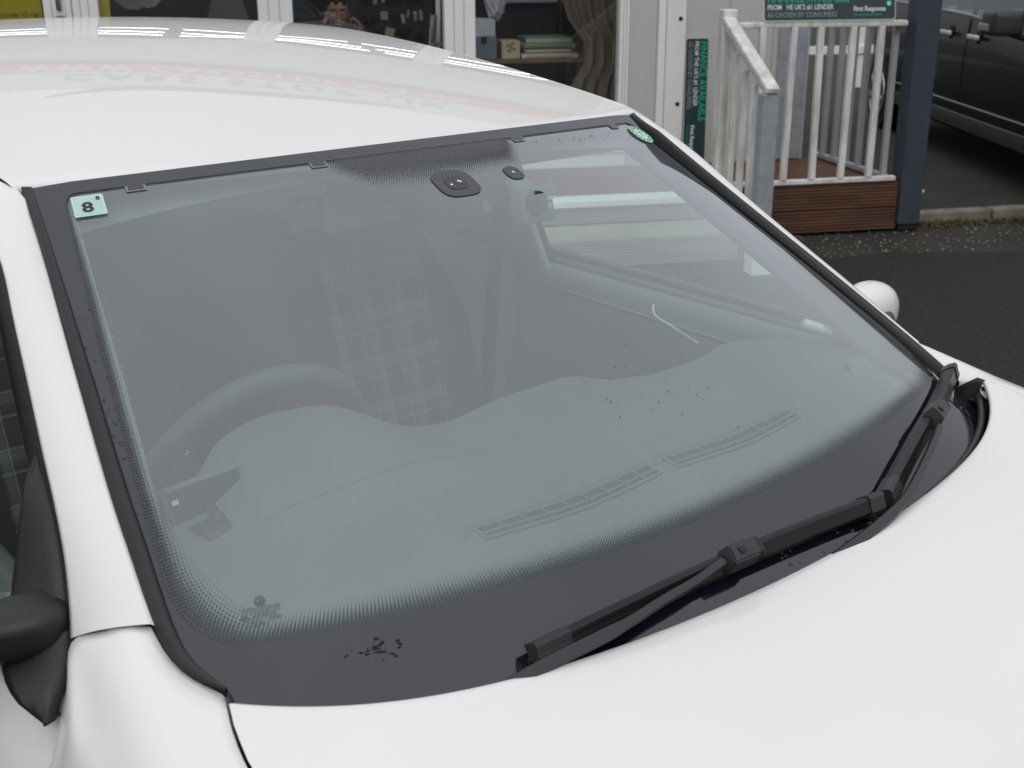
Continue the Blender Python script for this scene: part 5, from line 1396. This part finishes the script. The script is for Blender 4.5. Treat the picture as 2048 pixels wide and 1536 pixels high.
for k, (z0, z1, mt, nm, lb) in enumerate(((.956, .985, "paper", "document_tray", "flat pale tray of papers at the bottom of the shelf stack"), (.987, 1.020, "wood_shelf", "brown_folder", "brown folder box in the middle of the shelf stack"), (1.022, 1.050, "binder_cream", "cream_folder", "cream folder box near the top of the shelf stack"), (1.052, 1.092, "binder_green", "green_folder", "green patterned folder box on top of the shelf stack"))):
    r_ = empty(nm, tuple(bw(1.98, 6.7, z0)), B_ROT, lb, "folder")
    bbox_("folder_body", (1.80 + .012 * k, 6.575 + .01 * (k % 2), z0), (2.20 - .01 * k, 6.88, z1), mt, r_, .003); bbox_("folder_spine", (1.83, 6.570 + .01 * (k % 2), z0 + .006), (2.15, 6.576 + .01 * (k % 2), z1 - .006), "binder_cream" if k != 2 else "binder_green", r_, 0)
pb = empty("plastic_bag", tuple(bw(1.62, 6.95, .956)), B_ROT, "crumpled white plastic bag hanging behind the white carton", "bag")
bm = bmesh.new(); bmesh.ops.create_icosphere(bm, subdivisions=4, radius=1.0)
for v in bm.verts:
    k = 1 + .16 * math.sin(9 * v.co.x + 4 * v.co.z) * math.cos(8 * v.co.y - 6 * v.co.z); v.co = (v.co.x * .075 * k, v.co.y * .07 * k, v.co.z * .16 * k)
bmesh.ops.transform(bm, matrix=BF @ Matrix.Translation((1.66, 6.80, 1.36)), verts=bm.verts); bm_mesh("bag_body", bm, "cardboard_white", pb, True)
sweep("bag_handle", lerp_path([bw(1.64, 6.8, 1.5), bw(1.655, 6.8, 1.62), bw(1.68, 6.8, 1.5)], 10), circ(.006, 6), "cardboard_white", pb)
wb = empty("white_notice", tuple(bw(2.0, 7.9, 1.25)), B_ROT, "large white notice sheet on the wall behind the shelf", "notice")
bbox_("notice_sheet", (1.98, 7.85, 1.275), (2.62, 7.86, 1.9), "paper", wb, 0); bbox_("notice_backing", (1.95, 7.862, 1.24), (2.65, 7.872, 1.93), "desk_dark", wb, 0)
bbox_("notice_wall", (1.45, 7.875, FLOOR), (3.0, 7.92, 2.5), "room_dark", wb, 0)
cc = empty("dark_chair", tuple(bw(2.35, 7.3, FLOOR)), B_ROT, "black high-backed chair behind the shelf near the curtain", "chair")
bbox_("chair_back", (2.24, 7.28, .85), (2.60, 7.34, 1.33), "key_black", cc, .04, True, 3); bbox_("chair_seat", (2.22, 6.95, .72), (2.62, 7.27, .80), "key_black", cc, .02, True, 2)
for a, b in ((2.24, 6.97), (2.58, 6.97), (2.24, 7.24), (2.58, 7.24)): bbox_("chair_leg", (a, b, FLOOR), (a + .025, b + .025, .72), "key_black", cc, .003)
# curtain gathered at the right of the window
cu = empty("curtain", tuple(bw(2.25, 6.25, FLOOR)), B_ROT, "brown curtain gathered at the right side of the window", "curtain")
ss_ = np.linspace(0, 1, 60); rows = []
for z in np.linspace(.35, 2.55, 16):
    t = (z - .35) / 2.2; left = 2.02 + .16 * math.exp(-((z - 1.02) / .18) ** 2) + .03 * math.sin(z * 3)
    s_ = left + (2.62 - left) * ss_; dd = 6.28 + .035 * np.sin(ss_ * 38 + z * .6) * (.5 + .5 * ss_)
    rows.append(np.stack([bw(a, b, z) for a, b in zip(s_, dd)]))
gridmesh("curtain_cloth", np.stack(rows), "curtain", cu, thick=.004)
sweep("curtain_rod", np.stack([bw(1.3, 6.28, 2.58), bw(2.7, 6.28, 2.58)]), circ(.012, 8), "satin_metal", cu)
sh_ = empty("wire_basket", tuple(bw(2.1, 6.7, .58)), B_ROT, "dark wire basket on the lower shelf", "basket")
for k in range(9): bbox_("basket_wire", (1.90 + .04 * k, 6.58, .578), (1.905 + .04 * k, 6.585, .80), "key_black", sh_, 0)
for z in (.58, .69, .795): bbox_("basket_hoop", (1.90, 6.576, z), (2.225, 6.580, z + .008), "key_black", sh_, 0)
carton("grey_box", "pale grey box on the lower shelf", (1.62, 6.60, .578), (1.88, 6.85, .84), "box_blue_grey", "box", "paper")
# dried flower ornament in the left window
orn = empty("paper_flower", tuple(bw(-.70, 6.6, 1.2)), B_ROT, "grey paper flower ornament with a dark ring in the left window", "ornament")
for k in range(6):
    a = math.radians(35 + 24 * k); c = np.array([-.685, 1.30]); t = np.array([math.cos(a), math.sin(a)]); n2 = np.array([-t[1], t[0]])
    q = [c + t * .015, c + t * .09 + n2 * .028, c + t * .17 + n2 * .012, c + t * .17 - n2 * .012, c + t * .09 - n2 * .028]
    V = [bw(a_, 6.6, b_) for a_, b_ in q] + [bw(a_, 6.606, b_) for a_, b_ in q]
    mesh("petal", V, [(0, 1, 2, 3, 4), (9, 8, 7, 6, 5)] + [(i, (i + 1) % 5, 5 + (i + 1) % 5, 5 + i) for i in range(5)], "plant_pot", orn)
th_ = np.linspace(0, 2 * math.pi, 25); sweep("ring", np.stack([bw(-.665 + .024 * math.cos(t), 6.59, 1.285 + .030 * math.sin(t)) for t in th_]), circ(.005, 6), "key_black", orn, D_, cap=False)
sweep("ornament_stem", np.stack([bw(-.685, 6.6, FLOOR + .02), bw(-.685, 6.6, 1.30)]), circ(.006, 6), "key_black", orn, np.array([1.0, 0, 0]))
bbox_("ornament_base", (-.76, 6.53, FLOOR), (-.61, 6.67, FLOOR + .03), "key_black", orn, .006)

# ================================================================== DARK PEOPLE CARRIER ON THE DRIVE
ax = np.array([math.sin(.72), math.cos(.72), 0]); ay = np.array([ax[1], -ax[0], 0])
VO = ax * 8.0 + ay * 4.73 + np.array([0, 0, .045])
VF = basis(VO, -ax, ay, (0, 0, 1))
van = empty("people_carrier", tuple(VO), math.atan2(-ax[1], -ax[0]), "black people carrier with chrome door handles parked beyond the post", "van")
def vw(x, y, z): return np.array(VF @ Vector((x, y, z)))
xs = np.linspace(-2.95, 2.75, 96)
belt = np.interp(xs, [-2.95, -1.0, 0, .5, 1.14, 1.6, 2.2, 2.75], [1.17, 1.15, 1.125, 1.10, 1.035, .99, .93, .80])
nose = np.interp(xs, [-2.95, -2.7, -2.2, 1.8, 2.4, 2.75], [.78, .93, 1.0, 1.0, .92, .70])
def sect(side):
    rows = []
    for w, hw, z in ((0, .84, .22), (1, .90, .27), (2, .925, .36), (3, .945, .40), (4, .935, .455), (5, .940, .47), (6, .950, .60), (7, .955, .80), (8, .945, .95)):
        rows.append(np.stack([vw(x, side * hw * n_, z if z < .9 else z) for x, n_ in zip(xs, nose)]))
    rows.append(np.stack([vw(x, side * .930 * n_, b - .03) for x, b, n_ in zip(xs, belt, nose)]))
    rows.append(np.stack([vw(x, side * .915 * n_, b) for x, b, n_ in zip(xs, belt, nose)]))
    return np.stack(rows)
for side in (-1, 1): gridmesh("body_side", sect(side), "van_paint", van, flip=(side > 0))
# chrome line under the windows, silver sill strip
sweep("belt_chrome", np.stack([vw(x, -.925 * n_, b + .004) for x, b, n_ in zip(xs[6:84], belt[6:84], nose[6:84])]), rrect(.010, .022, .004), "satin_metal", van)
sweep("sill_strip", np.stack([vw(x, -.943, .462) for x in np.linspace(-2.0, 1.6, 30)]), rrect(.012, .014, .004), "satin_metal", van)
sweep("sill_cladding", np.stack([vw(x, -.935, .33) for x in np.linspace(-1.7, 1.5, 20)]), rrect(.03, .12, .012), "van_sill", van)
# glasshouse
xg = np.linspace(-2.8, 1.55, 60)
bg_ = np.interp(xg, xs, belt) + .012; tg = np.interp(xg, [-2.8, -2.4, .6, 1.1, 1.55], [1.55, 1.70, 1.70, 1.50, 1.10]); tg = np.maximum(tg, bg_ + .005)
for side in (-1, 1):
    gridmesh("side_windows", np.stack([np.stack([vw(x, side * (.905 - .16 * (z - 1.12)), z) for x, z in zip(xg, bg_ + (tg - bg_) * w)]) for w in (0, .5, 1)]), "van_glass", van, flip=(side > 0))
rf = []
for x, z in zip(np.linspace(-2.85, 2.6, 40), np.interp(np.linspace(-2.85, 2.6, 40), [-2.85, -2.5, -1, .4, 1.0, 1.75, 2.6], [1.5, 1.78, 1.84, 1.80, 1.60, 1.02, .86])):
    hw = np.interp(z, [.8, 1.1, 1.5, 1.84], [.70, .84, .84, .78]); rf.append(np.stack([vw(x, y * hw, z - .10 * abs(y) ** 4) for y in np.linspace(-1, 1, 13)]))
gridmesh("roof", np.stack(rf), "van_paint", van, flip=True)
for xp in (.02, -1.45, .95):
    q = [vw(xp - .05, -.908, 1.11), vw(xp + .05, -.908, 1.10), vw(xp + .03, -.80, 1.72), vw(xp - .04, -.80, 1.72)]
    mesh("window_pillar", q, [(0, 1, 2, 3)], "gloss_black", van)
# door shut lines
for xp in (.03, 1.35, -1.45):
    sweep("shut_line", np.stack([vw(xp - .10 * max(0, .9 - z), -(np.interp(z, [.45, .6, .8, .95, 1.1], [.938, .951, .956, .946, .935])), z) for z in np.linspace(.47, float(np.interp(xp, xs, belt)) - .01, 12)]), [(-.005, -.003), (.005, -.003), (.005, .003), (-.005, .003)], "shut_gap", van, -ay)
# handles: chrome bars over dark cups
for xh in (.27, -.34):
    bm = bmesh.new(); bmesh.ops.create_uvsphere(bm, u_segments=18, v_segments=8, radius=1.0)
    bmesh.ops.transform(bm, matrix=basis(vw(xh, -.945, .985), ax * .055, np.array([0, 0, 1.0]) * .055, ay * .010), verts=bm.verts); hnd = bm_mesh("handle_cup", bm, "shut_gap", van, True)
    bm = bmesh.new(); add_box(bm, (-.105, -.014, -.018), (.105, .014, .018), .010, VF @ Matrix.Translation((xh, -.990, .985)), 3); bm_mesh("handle_bar", bm, "handle_chrome", hnd, True)
# mirror
bm = bmesh.new(); add_box(bm, (-.13, -.12, -.085), (.13, .10, .085), .05, VF @ Matrix.Translation((1.13, -1.10, 1.135)), 4); mr_ = bm_mesh("door_mirror", bm, "van_sill", van, True)
bm = bmesh.new(); add_box(bm, (-.10, -.008, -.025), (.08, .010, .025), .006, VF @ Matrix.Translation((1.10, -1.222, 1.105)), 2); bm_mesh("indicator", bm, "lens_grey", mr_, True)
sweep("mirror_arm", np.stack([vw(1.10, -1.03, 1.07), vw(1.15, -.90, 1.03)]), circ(.035, 10), "van_sill", mr_)
# wheels
for xw in (-2.10, 1.85):
    for side in (-1, 1):
        wf = basis(vw(xw, side * .83, .33), -ax, (0, 0, 1), ay * side)
        bm = bmesh.new(); bmesh.ops.create_cone(bm, cap_ends=True, segments=40, radius1=.43, radius2=.43, depth=.03, matrix=wf @ Matrix.Translation((0, .02, .105))); bm_mesh("wheel_arch", bm, "shut_gap", van)
        bm = bmesh.new(); bmesh.ops.create_cone(bm, cap_ends=True, segments=40, radius1=.33, radius2=.33, depth=.22, matrix=wf @ Matrix.Translation((0, 0, .035))); whl = bm_mesh("wheel", bm, "tyre", van)
        bm = bmesh.new(); bmesh.ops.create_cone(bm, cap_ends=True, segments=32, radius1=.22, radius2=.22, depth=.01, matrix=wf @ Matrix.Translation((0, 0, .148)))
        bm_mesh("rim_dish", bm, "key_black", whl)
        bm = bmesh.new()
        for k in range(7): add_box(bm, (-.022, .02, .150), (.022, .215, .172), .005, wf @ Matrix.Rotation(k * 2 * math.pi / 7, 4, 'Z'))
        bm_mesh("rim_spokes", bm, "alloy", whl)
        th_ = np.linspace(0, 2 * math.pi, 33); sweep("rim_lip", np.stack([np.array(wf @ Vector((.225 * math.cos(t), .225 * math.sin(t), .155))) for t in th_]), circ(.012, 6), "alloy", whl, ay * side, cap=False)
bm = bmesh.new(); add_box(bm, (-2.7, -.80, .2), (2.5, .80, 1.0), .05, VF); bm_mesh("cabin_core", bm, "shut_gap", van)
u_ = np.linspace(-1, 1, 13)
gridmesh("front_bumper", np.stack([np.stack([vw(2.75 + x - .12 * y * y, y * .72, z) for y in u_]) for x, z in ((0, .86), (.08, .7), (.10, .45), (.0, .22))]), "van_paint", van, flip=True)

# low white fence rail glimpsed past the end of the shop
fn = empty("white_fence", tuple(bw(6.0, 12.5, .045)), B_ROT, "low white post and rail fence behind the shop", "fence")
for k in range(9): bpost("fence_post", 3.9 + 1.2 * k, 12.5, .04, 1.0, .09, "nosing_white", fn)
for z in (.45, .85): bbox_("fence_rail", (3.9, 12.43, z), (13.6, 12.455, z + .10), "nosing_white", fn, .005)

# unseen hedges added to make dark reflections in side glass and shop panes
def added_hedge(name, p0, p1, h, w, label, n=5200):
    p0 = np.array(p0, float); p1 = np.array(p1, float); L = np.linalg.norm(p1 - p0); t = (p1 - p0) / L; sd_ = np.array([-t[1], t[0], 0])
    V, F = [], []
    for i in range(n):
        a = random.random() * L; b = random.uniform(-.5, .5) * w * (1 + .2 * math.sin(a * 2)); z = random.random() * h * (1 + .10 * math.sin(a * 1.7) + .05 * math.sin(a * 5))
        if random.random() < .6: b = math.copysign(w / 2 * random.uniform(.85, 1.1), b)
        c = p0 + t * a + sd_ * b + np.array([0, 0, z]); r = rng.normal(size=3); r /= np.linalg.norm(r); q = np.cross(r, rng.normal(size=3)); q /= np.linalg.norm(q)
        s_ = random.uniform(.06, .13); k = len(V); V += [c - r * s_, c + q * s_ * .5, c + r * s_, c - q * s_ * .5]; F.append((k, k + 1, k + 2, k + 3))
    o = mesh(name, V, F, "added_hedge_leaf"); tag(o, label, "added_hedge", kind="stuff")
    bm = bmesh.new(); add_box(bm, (0, -w * .4, 0), (L, w * .4, h * .9), .1); bmesh.ops.transform(bm, matrix=basis(p0, t, sd_, (0, 0, 1)), verts=bm.verts); bm_mesh("added_hedge_core", bm, "added_hedge_core", o)
added_hedge("added_hedge", (-6.5, -9, 0), (-5.2, 5.5, 0), 2.2, 1.0, "unseen green hedging added on the left for dark reflections in glass")
added_hedge("added_hedge", (-7, -9.5, 0), (12, -9.5, 0), 2.2, 1.0, "unseen green hedging added behind the camera for dark reflections in glass")
